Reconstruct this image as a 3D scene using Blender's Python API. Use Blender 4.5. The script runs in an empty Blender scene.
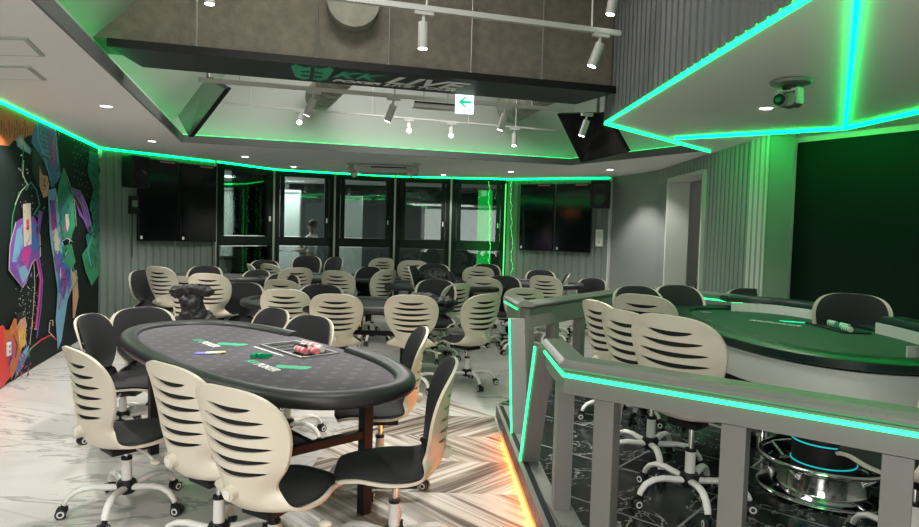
import bpy, bmesh, math, random
from mathutils import Vector, Matrix
from mathutils.geometry import tessellate_polygon
random.seed(7)
PI = math.pi
S = bpy.context.scene
COL = S.collection

# ------------------------------------------------------------------ camera
F = 640.0; H = 1.60
PITCH = math.radians(2.77); ROLL = math.radians(1.6)
f_ = Vector((0, math.cos(PITCH), -math.sin(PITCH)))
u0 = Vector((0, math.sin(PITCH), math.cos(PITCH))); r0 = Vector((1, 0, 0))
r_ = math.cos(ROLL)*r0 + math.sin(ROLL)*u0
u_ = -math.sin(ROLL)*r0 + math.cos(ROLL)*u0
cd = bpy.data.cameras.new('camera'); cam = bpy.data.objects.new('camera', cd); COL.objects.link(cam)
cd.sensor_width = 36; cd.lens = 36*F/919; cd.clip_start = .05
m = Matrix((( r_.x, u_.x, -f_.x, 0), (r_.y, u_.y, -f_.y, 0), (r_.z, u_.z, -f_.z, H), (0, 0, 0, 1)))
cam.matrix_world = m
S.camera = cam
S.view_settings.view_transform = 'Standard'; S.view_settings.look = 'None'
S.view_settings.gamma = 1; S.view_settings.exposure = 0.35; S.view_settings.use_curve_mapping = False
w = bpy.data.worlds.new('world'); S.world = w; w.use_nodes = True
w.node_tree.nodes['Background'].inputs[0].default_value = (.55, .62, .6, 1)
w.node_tree.nodes['Background'].inputs[1].default_value = .05

def ray(px, py): return (f_ + (px-459.5)/F*r_ - (py-263.5)/F*u_)
def at(px, py, z):
    d = ray(px, py); t = (z-H)/d.z
    return Vector((d.x*t, d.y*t, z))
def atD(px, py, D):
    d = ray(px, py); t = D/d.y
    return Vector((d.x*t, D, H+d.z*t))
def on_wall(px, py, a, b):
    d = ray(px, py); ex, ey = b[0]-a[0], b[1]-a[1]
    t = (a[0]*ey - a[1]*ex)/(d.x*ey - d.y*ex)
    return Vector((d.x*t, d.y*t, H+d.z*t))

# ------------------------------------------------------------------ lights of the room (downlights carry their own)
def area(name, loc, size, power, color=(1, 1, 1), rot=(0, 0, 0), sy=None):
    l = bpy.data.lights.new(name, 'AREA'); l.energy = power; l.color = color; l.size = size
    if sy: l.shape = 'RECTANGLE'; l.size_y = sy
    o = bpy.data.objects.new(name, l); COL.objects.link(o); o.location = loc; o.rotation_euler = rot
    return o
# soft white light of the ceiling fixtures of the hall behind and above the camera
area('ceiling_light', (-1.6, .3, 2.68), 1.6, 60, (1, .95, .92))
area('ceiling_light', (2.3, .2, 2.68), 1.0, 9, (1, .97, .95))
area('ceiling_light', (-1.0, 3.2, 4.3), 1.5, 95, (1, .95, .92), sy=1.5)
area('ceiling_light', (-.8, 7.4, 4.3), 2.5, 80, (1, .97, .95), sy=.8)
area('hall_fill_light', (-3.0, -1.85, 1.5), 6.5, 190, (1, .96, .94), (math.radians(90), 0, 0), sy=2.2)   # added unseen fill light, standing in for a bright hall behind the viewer

# ------------------------------------------------------------------ materials
def mat(name, col, rough=.5, metal=0, emit=None, es=1, spec=None, trans=0, coat=0, noise=None, bump=None, alpha=None):
    m = bpy.data.materials.new(name); m.use_nodes = True; nt = m.node_tree; b = nt.nodes['Principled BSDF']
    b.inputs['Base Color'].default_value = (*col, 1); b.inputs['Roughness'].default_value = rough
    b.inputs['Metallic'].default_value = metal
    if spec is not None: b.inputs['Specular IOR Level'].default_value = spec
    if trans: b.inputs['Transmission Weight'].default_value = trans
    if coat: b.inputs['Coat Weight'].default_value = coat
    if alpha is not None: b.inputs['Alpha'].default_value = alpha
    if emit: b.inputs['Emission Color'].default_value = (*emit, 1); b.inputs['Emission Strength'].default_value = es
    tc = None
    if noise or bump:
        tc = nt.nodes.new('ShaderNodeTexCoord')
        mp = nt.nodes.new('ShaderNodeMapping'); nt.links.new(tc.outputs['Object'], mp.inputs[0])
    if noise:   # (scale, amount, stretch)
        sc_, am, st = noise
        mp.inputs['Scale'].default_value = st
        n = nt.nodes.new('ShaderNodeTexNoise'); n.inputs['Scale'].default_value = sc_; n.inputs['Detail'].default_value = 6
        nt.links.new(mp.outputs[0], n.inputs[0])
        r = nt.nodes.new('ShaderNodeValToRGB'); nt.links.new(n.outputs[0], r.inputs[0])
        r.color_ramp.elements[0].position = .3; r.color_ramp.elements[1].position = .72
        r.color_ramp.elements[0].color = (*[c*(1-am) for c in col], 1); r.color_ramp.elements[1].color = (*[min(1, c*(1+am)) for c in col], 1)
        nt.links.new(r.outputs[0], b.inputs['Base Color'])
    if bump:    # (scale, strength)
        n2 = nt.nodes.new('ShaderNodeTexNoise'); n2.inputs['Scale'].default_value = bump[0]; n2.inputs['Detail'].default_value = 5
        nt.links.new(tc.outputs['Object'], n2.inputs[0])
        bp = nt.nodes.new('ShaderNodeBump'); bp.inputs['Strength'].default_value = bump[1]; bp.inputs['Distance'].default_value = .02
        nt.links.new(n2.outputs[0], bp.inputs['Height']); nt.links.new(bp.outputs[0], b.inputs['Normal'])
    return m
M = {}
M['ceil'] = mat('white_ceiling_paint', (.90, .88, .86), .75, bump=(120, .03))
M['ceil2'] = mat('upper_ceiling_paint', (.55, .56, .53), .8)
M['lip'] = mat('ceiling_lip', (.16, .17, .16), .6)
M['led'] = mat('green_led_strip', (.0, .6, .3), .4, emit=(.01, 1, .19), es=3.0)
M['ledw'] = mat('window_led_strip', (.0, .6, .3), .4, emit=(.0, 1, .15), es=7)
M['ledstr'] = mat('string_light', (.0, .6, .3), .4, emit=(.12, 1, .15), es=1.0)
M['ledring'] = mat('ring_light', (.0, .5, .5), .4, emit=(.02, .42, .5), es=.55)
M['ledc'] = mat('cyan_green_led_strip', (.0, .6, .4), .4, emit=(.0, 1, .15), es=7)
M['ledx'] = mat('bright_green_led_strip', (.0, .6, .4), .4, emit=(.0, 1, .10), es=22)
M['ledrail'] = mat('railing_led_strip', (.0, .6, .4), .4, emit=(.04, 1, .25), es=1.7)
M['orange'] = mat('orange_led_strip', (.8, .4, .0), .4, emit=(1, .17, .0), es=20)
M['lamp'] = mat('lamp_glow', (1, 1, 1), .4, emit=(1, .97, .93), es=14)
M['lampw'] = mat('lamp_white', (.46, .46, .43), .45)
M['concrete'] = mat('raw_concrete', (.205, .18, .14), .85, noise=(12, .2, (1, 1, 1)), bump=(60, .35))
M['duct'] = mat('duct_cement', (.30, .29, .235), .8, noise=(7, .25, (1, 1, 1)), bump=(40, .2))
M['steel'] = mat('grey_steel', (.3, .3, .29), .4, .7)
M['chrome'] = mat('chrome', (.75, .75, .75), .12, 1)
M['black'] = mat('black_plastic', (.010, .010, .011), .5, spec=.3)
M['screen'] = mat('screen_glass', (.004, .005, .006), .09)
M['board'] = mat('dark_sign_board', (.016, .024, .024), .55)
M['screenr'] = mat('painted_reflection_screen', (.20, .21, .20), .25)  # grey base colour paints in the ceiling reflected by a black screen
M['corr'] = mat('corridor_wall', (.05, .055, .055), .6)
M['slatL'] = mat('grey_green_slat_panel', (.15, .19, .165), .5)
M['slatW'] = mat('grey_green_slat_wall', (.27, .30, .285), .45)
M['slatR'] = mat('grey_slat_panel', (.13, .14, .135), .45)
M['greywall'] = mat('grey_wall_paint', (.24, .25, .245), .55)
M['whitewall'] = mat('white_wall_paint', (.62, .62, .6), .6)
M['green'] = mat('dark_green_wall', (.001, .009, .0055), .7, spec=.25)
M['frame'] = mat('window_frame_dark', (.006, .012, .009), .6, spec=.2)
M['mull'] = mat('aluminium_mullion', (.30, .33, .30), .35, .4)
M['shell'] = mat('ivory_plastic', (.66, .60, .50), .38)
M['mesh'] = mat('black_seat_fabric', (.013, .013, .015), .85, bump=(400, .15))
M['white'] = mat('white_enamel', (.76, .75, .72), .3)
M['wheel'] = mat('black_caster_rubber', (.015, .015, .016), .45)
M['leather'] = mat('black_rail_vinyl', (.022, .022, .024), .42, bump=(300, .08))
M['cloth'] = mat('black_coat_fabric', (.012, .012, .014), .55)
M['rail'] = mat('grey_railing_paint', (.185, .185, .172), .38)
M['chipp'] = mat('pink_chips', (.75, .18, .22), .5)
M['chipw'] = mat('white_chips', (.7, .7, .66), .5)
M['signw'] = mat('exit_sign_face', (.9, .95, .9), .4, emit=(.85, 1, .93), es=1.2)
M['signg'] = mat('exit_sign_green', (.0, .45, .25), .4, emit=(.0, .6, .32), es=.8)
M['logog'] = mat('green_print', (.03, .38, .20), .6)
M['logow'] = mat('white_print', (.72, .72, .70), .6)
M['outlet'] = mat('outlet_plate', (.75, .74, .7), .5)
M['skin'] = mat('skin', (.5, .3, .21), .5)
M['hair'] = mat('dark_hair', (.02, .014, .012), .6)
M['shirt'] = mat('white_shirt', (.7, .7, .7), .7)
M['pants'] = mat('dark_trousers', (.02, .02, .025), .8)
M['glassg'] = mat('green_glass_dice', (.0, .3, .12), .15)
M['gfelt'] = mat('green_felt', (.003, .045, .025), .7, bump=(300, .1))
M['grail'] = mat('dark_green_vinyl', (.002, .018, .012), .4)
M['silver'] = mat('silver_table_band', (.62, .63, .60), .4)
M['cardy'] = mat('cards', (.7, .62, .25), .5)
M['cardb'] = mat('cards_blue', (.2, .2, .6), .5)

def nodes_marble(name, base, vein, dark, rough, scale, diag=None, groutcol=None, veinw=.03, dist=1.2):
    m = bpy.data.materials.new(name); m.use_nodes = True; nt = m.node_tree; N = nt.nodes; L = nt.links
    b = N['Principled BSDF']; b.inputs['Roughness'].default_value = rough
    tc = N.new('ShaderNodeTexCoord'); mp = N.new('ShaderNodeMapping'); mp.inputs['Scale'].default_value = scale
    mp.inputs['Rotation'].default_value = (0, 0, .35)
    L.new(tc.outputs['Object'], mp.inputs[0])
    n = N.new('ShaderNodeTexNoise'); n.inputs['Scale'].default_value = 1.0; n.inputs['Detail'].default_value = 8
    n.inputs['Roughness'].default_value = .6; n.inputs['Distortion'].default_value = dist
    L.new(mp.outputs[0], n.inputs[0])
    r = N.new('ShaderNodeValToRGB'); L.new(n.outputs[0], r.inputs[0])
    e = r.color_ramp.elements
    e[0].position = .0; e[0].color = (*dark, 1); e[1].position = 1; e[1].color = (*base, 1)
    for p, c in ((.5-veinw*1.6, base), (.5-veinw*.4, vein), (.5+veinw*.4, vein), (.5+veinw*1.6, base), (.36, dark), (.30, base)):
        q = e.new(p); q.color = (*c, 1)
    last = r.outputs[0]
    if diag:
        mp2 = N.new('ShaderNodeMapping'); mp2.inputs['Rotation'].default_value = (0, 0, diag[0]); mp2.inputs['Scale'].default_value = (1/diag[1], 1/diag[1], 1)
        L.new(tc.outputs['Object'], mp2.inputs[0])
        br = N.new('ShaderNodeTexBrick'); br.offset = .5 if len(diag) < 3 else diag[2]
        br.inputs['Scale'].default_value = 1; br.inputs['Mortar Size'].default_value = .006
        br.inputs['Brick Width'].default_value = 1; br.inputs['Row Height'].default_value = .5
        br.inputs['Color1'].default_value = (0, 0, 0, 1); br.inputs['Color2'].default_value = (0, 0, 0, 1); br.inputs['Mortar'].default_value = (1, 1, 1, 1)
        L.new(mp2.outputs[0], br.inputs[0])
        mx = N.new('ShaderNodeMix'); mx.data_type = 'RGBA'
        L.new(br.outputs['Color'], mx.inputs[0]); L.new(last, mx.inputs[6]); mx.inputs[7].default_value = (*groutcol, 1)
        last = mx.outputs[2]
    L.new(last, b.inputs['Base Color'])
    return m
M['floor'] = nodes_marble('white_marble_tile', (.52, .495, .48), (.33, .31, .30), (.46, .435, .42), .2, (.5, 1.1, 1), (.35, 1.6), (.44, .42, .41), .008, .7)
M['dais'] = nodes_marble('black_marble_tile', (.012, .013, .014), (.46, .46, .46), (.016, .018, .018), .2, (1.6, 1.6, 1), (.72, 1.2), (.20, .20, .20), .0036, 2.4)

def chevron():
    m = bpy.data.materials.new('striped_chevron_tile'); m.use_nodes = True; nt = m.node_tree; N = nt.nodes; L = nt.links
    b = N['Principled BSDF']; b.inputs['Roughness'].default_value = .25
    tc = N.new('ShaderNodeTexCoord'); sp = N.new('ShaderNodeSeparateXYZ'); L.new(tc.outputs['Object'], sp.inputs[0])
    def mt(op, a, bb=None, c=None):
        x = N.new('ShaderNodeMath'); x.operation = op
        for i, v in enumerate((a, bb, c)):
            if v is None: continue
            if isinstance(v, (int, float)): x.inputs[i].default_value = v
            else: L.new(v, x.inputs[i])
        return x.outputs[0]
    X, Y = sp.outputs[1], sp.outputs[0]
    pp = mt('PINGPONG', X, .55)                    # zigzag of columns
    colid = mt('FLOOR', mt('DIVIDE', X, .55))
    v = mt('ADD', Y, mt('MULTIPLY', pp, 1.0))      # across a plank
    pid = mt('FLOOR', mt('DIVIDE', v, .26))
    along = mt('SUBTRACT', pp, mt('MULTIPLY', Y, .35))
    cb = N.new('ShaderNodeCombineXYZ'); L.new(mt('MULTIPLY', v, 15.0), cb.inputs[0]); L.new(mt('MULTIPLY', along, .9), cb.inputs[1]); L.new(mt('ADD', mt('MULTIPLY', pid, 7.3), mt('MULTIPLY', colid, 3.1)), cb.inputs[2])
    n = N.new('ShaderNodeTexNoise'); n.inputs['Scale'].default_value = 1; n.inputs['Detail'].default_value = 4; n.inputs['Distortion'].default_value = .5
    L.new(cb.outputs[0], n.inputs[0])
    wn = N.new('ShaderNodeTexWhiteNoise'); wn.noise_dimensions = '2D'
    c2 = N.new('ShaderNodeCombineXYZ'); L.new(pid, c2.inputs[0]); L.new(colid, c2.inputs[1]); L.new(c2.outputs[0], wn.inputs['Vector'])
    s = mt('ADD', n.outputs[0], mt('MULTIPLY', mt('SUBTRACT', wn.outputs[0], .5), .22))
    r = N.new('ShaderNodeValToRGB'); L.new(s, r.inputs[0]); e = r.color_ramp.elements
    e[0].position = .30; e[0].color = (.10, .075, .06, 1); e[1].position = .68; e[1].color = (.60, .56, .52, 1)
    q = e.new(.42); q.color = (.22, .18, .15, 1); q = e.new(.52); q.color = (.42, .37, .33, 1)
    L.new(r.outputs[0], b.inputs['Base Color'])
    return m
M['chev'] = chevron()

def felt(name, base, dot, sc=9):
    m = bpy.data.materials.new(name); m.use_nodes = True; nt = m.node_tree; N = nt.nodes; L = nt.links
    b = N['Principled BSDF']; b.inputs['Roughness'].default_value = .75
    tc = N.new('ShaderNodeTexCoord'); mp = N.new('ShaderNodeMapping'); mp.inputs['Rotation'].default_value = (0, 0, .78); mp.inputs['Scale'].default_value = (sc, sc, 1)
    L.new(tc.outputs['Object'], mp.inputs[0]); v = N.new('ShaderNodeTexVoronoi'); v.inputs['Scale'].default_value = 1; v.inputs['Randomness'].default_value = 0
    mp.inputs['Location'].default_value = (.3, .2, .5)
    L.new(mp.outputs[0], v.inputs[0]); r = N.new('ShaderNodeValToRGB'); L.new(v.outputs['Distance'], r.inputs[0])
    v.distance = 'CHEBYCHEV'
    v.voronoi_dimensions = '2D'
    e = r.color_ramp.elements; e[0].position = .12; e[0].color = (*dot, 1); e[1].position = .2; e[1].color = (*base, 1)
    L.new(r.outputs[0], b.inputs['Base Color'])
    return m
M['felt'] = felt('plum_grey_felt', (.062, .054, .066), (.105, .093, .112), 9)
M['feltd'] = mat('dark_felt', (.035, .035, .04), .75)

def glass():
    m = bpy.data.materials.new('tinted_window_glass'); m.use_nodes = True; nt = m.node_tree; N = nt.nodes; L = nt.links
    N.remove(N['Principled BSDF']); o = N['Material Output']
    t = N.new('ShaderNodeBsdfTransparent'); t.inputs[0].default_value = (.62, .72, .68, 1)
    g = N.new('ShaderNodeBsdfGlossy'); g.inputs['Roughness'].default_value = .02; g.inputs[0].default_value = (.9, 1, .95, 1)
    mx = N.new('ShaderNodeMixShader'); lw = N.new('ShaderNodeFresnel'); lw.inputs[0].default_value = 1.5
    L.new(lw.outputs[0], mx.inputs[0]); L.new(t.outputs[0], mx.inputs[1]); L.new(g.outputs[0], mx.inputs[2]); L.new(mx.outputs[0], o.inputs[0])
    return m
M['glass'] = glass()

# ------------------------------------------------------------------ mesh helpers
class MB:
    def __init__(s): s.bm = bmesh.new(); s.mats = []
    def _m(s, faces, m):
        if m is None: return
        if m not in s.mats: s.mats.append(m)
        i = s.mats.index(m)
        for f in faces: f.material_index = i
    def box(s, c, size, rz=0, m=None, bev=0, rot=None):
        T = Matrix.Translation(Vector(c)) @ (rot if rot is not None else Matrix.Rotation(rz, 4, 'Z')) @ Matrix.Diagonal((*size, 1))
        vs = bmesh.ops.create_cube(s.bm, size=1, matrix=T)['verts']
        fs = list({f for v in vs for f in v.link_faces}); s._m(fs, m)
        if bev:
            es = list({e for v in vs for e in v.link_edges})
            r = bmesh.ops.bevel(s.bm, geom=es, offset=bev, segments=2, affect='EDGES', profile=.6); s._m(r['faces'], m)
        return s
    def cyl(s, p0, p1, r0, r1=None, seg=16, m=None, caps=True):
        p0, p1 = Vector(p0), Vector(p1); r1 = r0 if r1 is None else r1; d = p1-p0
        q = d.to_track_quat('Z', 'Y').to_matrix().to_4x4()
        T = Matrix.Translation((p0+p1)/2) @ q
        vs = bmesh.ops.create_cone(s.bm, cap_ends=caps, segments=seg, radius1=r0, radius2=r1, depth=d.length, matrix=T)['verts']
        s._m(list({f for v in vs for f in v.link_faces}), m); return s
    def sph(s, c, r, m=None, sc=(1, 1, 1), seg=14):
        T = Matrix.Translation(Vector(c)) @ Matrix.Diagonal((*sc, 1))
        vs = bmesh.ops.create_uvsphere(s.bm, u_segments=seg, v_segments=max(6, seg*2//3), radius=r, matrix=T)['verts']
        s._m(list({f for v in vs for f in v.link_faces}), m); return s
    def lathe(s, prof, c=(0, 0, 0), seg=32, m=None):
        rings = []
        for r, z in prof:
            rings.append([s.bm.verts.new((c[0]+r*math.cos(2*PI*k/seg), c[1]+r*math.sin(2*PI*k/seg), c[2]+z)) for k in range(seg)])
        fs = []
        for a, b in zip(rings, rings[1:]):
            for k in range(seg): fs.append(s.bm.faces.new((a[k], a[(k+1) % seg], b[(k+1) % seg], b[k])))
        s._m(fs, m); return s
    def sweep(s, path, sec, closed=False, m=None, upv=Vector((0, 0, 1)), caps=True, scl=None):
        """sec: list of (side, up) offsets; path: list of Vector"""
        n = len(path); rings = []
        for i, p in enumerate(path):
            a = path[(i-1) % n] if (closed or i > 0) else path[i]; b = path[(i+1) % n] if (closed or i < n-1) else path[i]
            t = (b-a).normalized(); side = t.cross(upv)
            side = side.normalized() if side.length > 1e-6 else Vector((1, 0, 0))
            up = side.cross(t).normalized(); k = 1
            if (closed or 0 < i < n-1):
                t1 = (p-a).normalized(); c = max(.35, t1.dot(t)); k = 1/c
            q = scl[i] if scl else 1
            rings.append([s.bm.verts.new(p + side*(x*k*q) + up*(y*q)) for x, y in sec])
        fs = []; ns = len(sec)
        for i in range(n if closed else n-1):
            A, B = rings[i], rings[(i+1) % n]
            for k in range(ns): fs.append(s.bm.faces.new((A[k], A[(k+1) % ns], B[(k+1) % ns], B[k])))
        if not closed and caps:
            fs.append(s.bm.faces.new(list(reversed(rings[0])))); fs.append(s.bm.faces.new(rings[-1]))
        s._m(fs, m); return s
    def tube(s, path, r, seg=10, m=None, closed=False, scl=None, flat=1):
        return s.sweep([Vector(p) for p in path], [(r*math.cos(2*PI*k/seg), flat*r*math.sin(2*PI*k/seg)) for k in range(seg)], closed, m, scl=scl)
    def prism(s, pts, z0, z1, m=None):
        lo = [s.bm.verts.new((p[0], p[1], z0)) for p in pts]; hi = [s.bm.verts.new((p[0], p[1], z1)) for p in pts]; n = len(pts)
        fs = [s.bm.faces.new(list(reversed(lo))), s.bm.faces.new(hi)]
        for i in range(n): fs.append(s.bm.faces.new((lo[i], lo[(i+1) % n], hi[(i+1) % n], hi[i])))
        s._m(fs, m); return s
    def quadpoly(s, pts, m=None):
        f = s.bm.faces.new([s.bm.verts.new(p) for p in pts]); s._m([f], m); return s
    def build(s, name, m=None, parent=None, smooth=False, loc=None, rz=0, norm=True):
        if norm: bmesh.ops.recalc_face_normals(s.bm, faces=s.bm.faces)
        me = bpy.data.meshes.new(name); s.bm.to_mesh(me); s.bm.free()
        if s.mats and m is None:
            for q in s.mats: me.materials.append(M[q])
        else: me.materials.append(M[m])
        if smooth:
            for p in me.polygons: p.use_smooth = True
            me.set_sharp_from_angle(angle=math.radians(42))
        o = bpy.data.objects.new(name, me); COL.objects.link(o)
        if parent: o.parent = parent
        if loc is not None: o.location = loc
        o.rotation_euler.z = rz
        return o
def tag(o, label=None, cat=None, group=None, kind=None):
    if label: o['label'] = label
    if cat: o['category'] = cat
    if group: o['group'] = group
    if kind: o['kind'] = kind
    return o
def empty(name, loc, rz=0, label=None, cat=None, group=None):
    o = bpy.data.objects.new(name, None); COL.objects.link(o); o.location = loc; o.rotation_euler.z = rz
    o.empty_display_size = .1
    return tag(o, label, cat, group)
def struct(o): o['kind'] = 'structure'; return o
def copy_tree(o, parent=None):
    c = o.copy(); COL.objects.link(c); c.parent = parent
    for ch in list(o.children): copy_tree(ch, c)
    return c
def text_mesh(txt, size, name, m, parent, mw, depth=.003, shear=0, spacing=1, bold=0):
    cu = bpy.data.curves.new(name, 'FONT'); cu.body = txt; cu.size = size; cu.extrude = depth; cu.align_x = 'CENTER'; cu.align_y = 'CENTER'
    cu.shear = shear; cu.space_character = spacing; cu.offset = bold
    t = bpy.data.objects.new(name, cu); COL.objects.link(t)
    dg = bpy.context.evaluated_depsgraph_get(); me = bpy.data.meshes.new_from_object(t.evaluated_get(dg)); bpy.data.objects.remove(t)
    me.materials.clear(); me.materials.append(M[m])
    o = bpy.data.objects.new(name, me); COL.objects.link(o)
    if parent: o.parent = parent
    o.matrix_local = mw
    return o

# ------------------------------------------------------------------ room shell
CZ = 2.71
K0 = at(0, 101.5, CZ); K1 = at(98, 147.5, CZ)
dM = (K1-K0).normalized()
K0 = K1 - dM*13.0                                   # mural wall runs past the camera
WIN = [at(213, 161, CZ), at(274, 169.3, CZ), at(335, 173, CZ), at(396, 176.2, CZ), at(452, 177.7, CZ), at(507, 179, CZ)]
K2, K4 = WIN[0], WIN[-1]
K5 = at(612, 177.5, CZ)
XS = 3.22                                           # slatted wall runs along the depth
K6 = Vector((XS, 10.5, CZ)); K7 = Vector((XS, 6.75, CZ))
K8 = at(795, 138, CZ); 
K9 = at(919, 124, CZ); K9 = K8 + (K9-K8).normalized()*3.6
KB = Vector((K9.x, -2.0, CZ)); 
K0b = Vector((K0.x, -2.0, CZ)) if K0.y > -2 else K0
def xy(v): return (v[0], v[1])

def wall(name, a, b, z0=0, z1=CZ, th=.12, m='whitewall', side=1):
    a, b = Vector((a[0], a[1], 0)), Vector((b[0], b[1], 0)); d = (b-a).normalized(); n = Vector((-d.y, d.x, 0))*side*th
    return struct(MB().prism([xy(a), xy(b), xy(b+n), xy(a+n)], z0, z1).build(name, m))
def slats(a, b, z0, z1, pitch, depth, gap, m, name, side=-1, hole=None, parent=None):
    """vertical slats along a-b standing proud on 'side' (-1 = right hand of a->b); hole=(s0,s1,ztop)"""
    a, b = Vector((a[0], a[1], 0)), Vector((b[0], b[1], 0)); d = (b-a).normalized(); L = (b-a).length; n = Vector((-d.y, d.x, 0))*side
    mb = MB(); k = int(L/pitch); pitch = L/k
    for i in range(k):
        s0 = i*pitch+gap/2; s1 = (i+1)*pitch-gap/2; zz = z0
        if hole and s1 > hole[0] and s0 < hole[1]: zz = hole[2]
        mb.prism([xy(a+d*s0), xy(a+d*s1), xy(a+d*(s1-.15*pitch)+n*depth), xy(a+d*(s0+.15*pitch)+n*depth)], zz, z1)
    o = mb.build(name, m)
    return struct(o)

# floor polygon
fl = [xy(K0), xy(K1), xy(K2), *[xy(p) for p in WIN[1:]], xy(K5), xy(K6), xy(K7), xy(K8), xy(K9), (K9.x, -2.2), (K0.x, -2.2) if K0.y > -2 else (K0.x-.3, K0.y-.1)]
big = MB(); big.prism([(-9, -4), (9, -4), (9, 19), (-9, 19)], -.1, 0); struct(big.build('floor', 'floor'))
KX = .33
ch = MB(); ch.prism([(-.95, .3), (.42, .3), (.42, 3.2), (.34, 5.5), (-.1, 6.1), (-.55, 5.4), (-.95, 5.0)], 0, .004); struct(ch.build('floor_chevron', 'chev'))

# walls
wall('wall_left', K0, K1, side=1)
wall('wall_back', K1, K2, side=1, m='lip')
slats(K1+(K2-K1)*.0, K2, 0, CZ, .115, .022, .016, 'slatL', 'wall_back_panels')
wall('wall_back', WIN[-1], K5, side=1, m='lip')
slats(WIN[-1], K5, 0, CZ, .14, .018, .012, 'slatL', 'wall_back_panels')
wall('wall_back', K5, K6, side=1, m='greywall')
for a, b in ((K5, K5+(K6-K5).normalized()*.06),):
    struct(MB().prism([xy(a), xy(b), xy(b-Vector((.05, .05, 0))), xy(a-Vector((.05, .05, 0)))], 0, CZ).build('trim_1', 'whitewall'))
# slatted wall with doorway
dY0, dY1, dZ = 8.42, 9.85, 2.47
mb = MB()
mb.box((XS+.125, (K7.y+dY0)/2, CZ/2), (.25, dY0-K7.y, CZ)); mb.box((XS+.125, (dY1+10.5)/2, CZ/2), (.25, 10.5-dY1, CZ)); mb.box((XS+.125, (dY0+dY1)/2, (dZ+CZ)/2), (.25, dY1-dY0, CZ-dZ))
struct(mb.build('wall_right', 'greywall'))
struct(MB().box((XS-.004, (K7.y+dY0)/2, CZ/2), (.006, dY0-K7.y, CZ)).box((XS-.004, (10.5+dY0)/2, (dZ+CZ)/2), (.006, 10.5-dY0, CZ-dZ)).build('wall_right_backing', 'lip'))
slats((XS, 10.5), (XS, K7.y), 0, CZ, .12, .024, .05, 'slatW', 'wall_right_slats', side=-1, hole=(-1, 10.5-dY0, dZ))
mb = MB()
for yy in (dY0, dY1): mb.box((XS+.1, yy, dZ/2), (.34, .05, dZ))
mb.box((XS+.1, (dY0+dY1)/2, dZ+.02), (.34, dY1-dY0, .05))
struct(mb.build('door_1', 'whitewall'))
struct(MB().box((5.0, 10.4, 1.4), (3.4, .1, 2.9)).box((6.2, 9, 1.4), (.1, 3.4, 2.9)).box((4.8, 8.0, 1.4), (3.0, .1, 2.9)).box((4.8, 9.1, 2.85), (3.2, 3, .05)).build('wall_room', 'whitewall'))
area('ceiling_light', (4.5, 9.1, 2.75), .8, 60, (1, .96, .92))
# pillar and dark green wall
pl = MB().prism([(XS-.02, K7.y), xy(K8), (K8.x+.1, K8.y+.4), (XS-.02, K7.y+.4)], 0, CZ); struct(pl.build('wall_right_pillar', 'whitewall'))
wall('wall_right_front', K8, K9, side=1, m='whitewall')
d = (K9-K8).normalized(); n = Vector((d.y, -d.x, 0))
gp = on_wall(800, 143, K8, K9)
a = Vector((K8.x, K8.y, 0))+d*.05; b = Vector((K9.x, K9.y, 0))-d*.1
struct(MB().prism([xy(a), xy(b), xy(b+n*.03), xy(a+n*.03)], 0, gp.z).build('trim_2', 'green'))
wall('wall_right_side', (K9.x, K9.y), (K9.x, -2), side=1)
wall('wall_front', (K9.x+.1, -2), (-8.5, -2), side=1, m='greywall', z1=4.6)

# ceiling with the opening
R0 = at(35, 0, CZ); R2 = at(183, 142, CZ); R3 = at(570, 165, CZ); R4 = at(709, 150.2, CZ); C1 = at(605, 122, CZ); C0 = at(800, 0, CZ)
R0 = R2 + (R0-R2)*1.55; C0 = C1 + (C0-C1)*1.7
hole = [R0, R2, R3, R4, C1, C0]
outer = [Vector(p) for p in ((-9.5, -2.2, CZ), (9, -2.2, CZ), (9, 16, CZ), (-9.5, 16, CZ))]
def slab(name, outer, hole, z0, z1, m):
    bm = bmesh.new(); allp = outer+hole; tris = tessellate_polygon([outer, hole])
    for z in (z0, z1):
        vs = [bm.verts.new((p.x, p.y, z)) for p in allp]
        for t in tris: bm.faces.new([vs[i] for i in t])
    o = MB(); o.bm.free(); o.bm = bm
    return struct(o.build(name, m))
slab('ceiling', outer, hole, CZ, CZ+.02, 'ceil')
# opening lip (dark) on the inner edge, set-back upper walls and LED strip
hl = [Vector((p.x, p.y, 0)) for p in hole]
cen = sum(hl, Vector())/6
def offset_poly(P, dd):
    n = len(P); out = []
    for i in range(n):
        a, b, c = P[i-1], P[i], P[(i+1) % n]
        n1 = Vector((-(b-a).y, (b-a).x, 0)).normalized(); n2 = Vector((-(c-b).y, (c-b).x, 0)).normalized()
        k = (n1+n2).normalized(); out.append(b + k*dd/max(.3, k.dot(n1)))
    return out
out1 = offset_poly(hl, .02); sgn = 1 if (out1[1]-cen).length > (hl[1]-cen).length else -1
lip = MB()
for i in (0, 1, 2):
    a, b = hl[i], hl[i+1]; q = offset_poly(hl, sgn*.02)
    lip.prism([xy(a), xy(b), xy(q[i+1]), xy(q[i])], CZ-.002, CZ+.10)
struct(lip.build('trim_3', 'lip'))
q1 = offset_poly(hl, sgn*.02); q2 = offset_poly(hl, sgn*.045)
for i in (0, 1, 2):
    s = MB().prism([xy(q1[i]), xy(q1[i+1]), xy(q2[i+1]), xy(q2[i])], CZ+.085, CZ+.107)
    tag(s.build('led_strip', 'led'), ['green light strip along the left edge of the raised ceiling', 'green light strip along the far edge of the raised ceiling, before the windows', 'green light strip along the right far edge of the raised ceiling beside the slatted fascia'][i], 'led strip', 'cove light strips')
q3 = offset_poly(hl, sgn*.16)
up = MB(); ZT = 4.5
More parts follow.
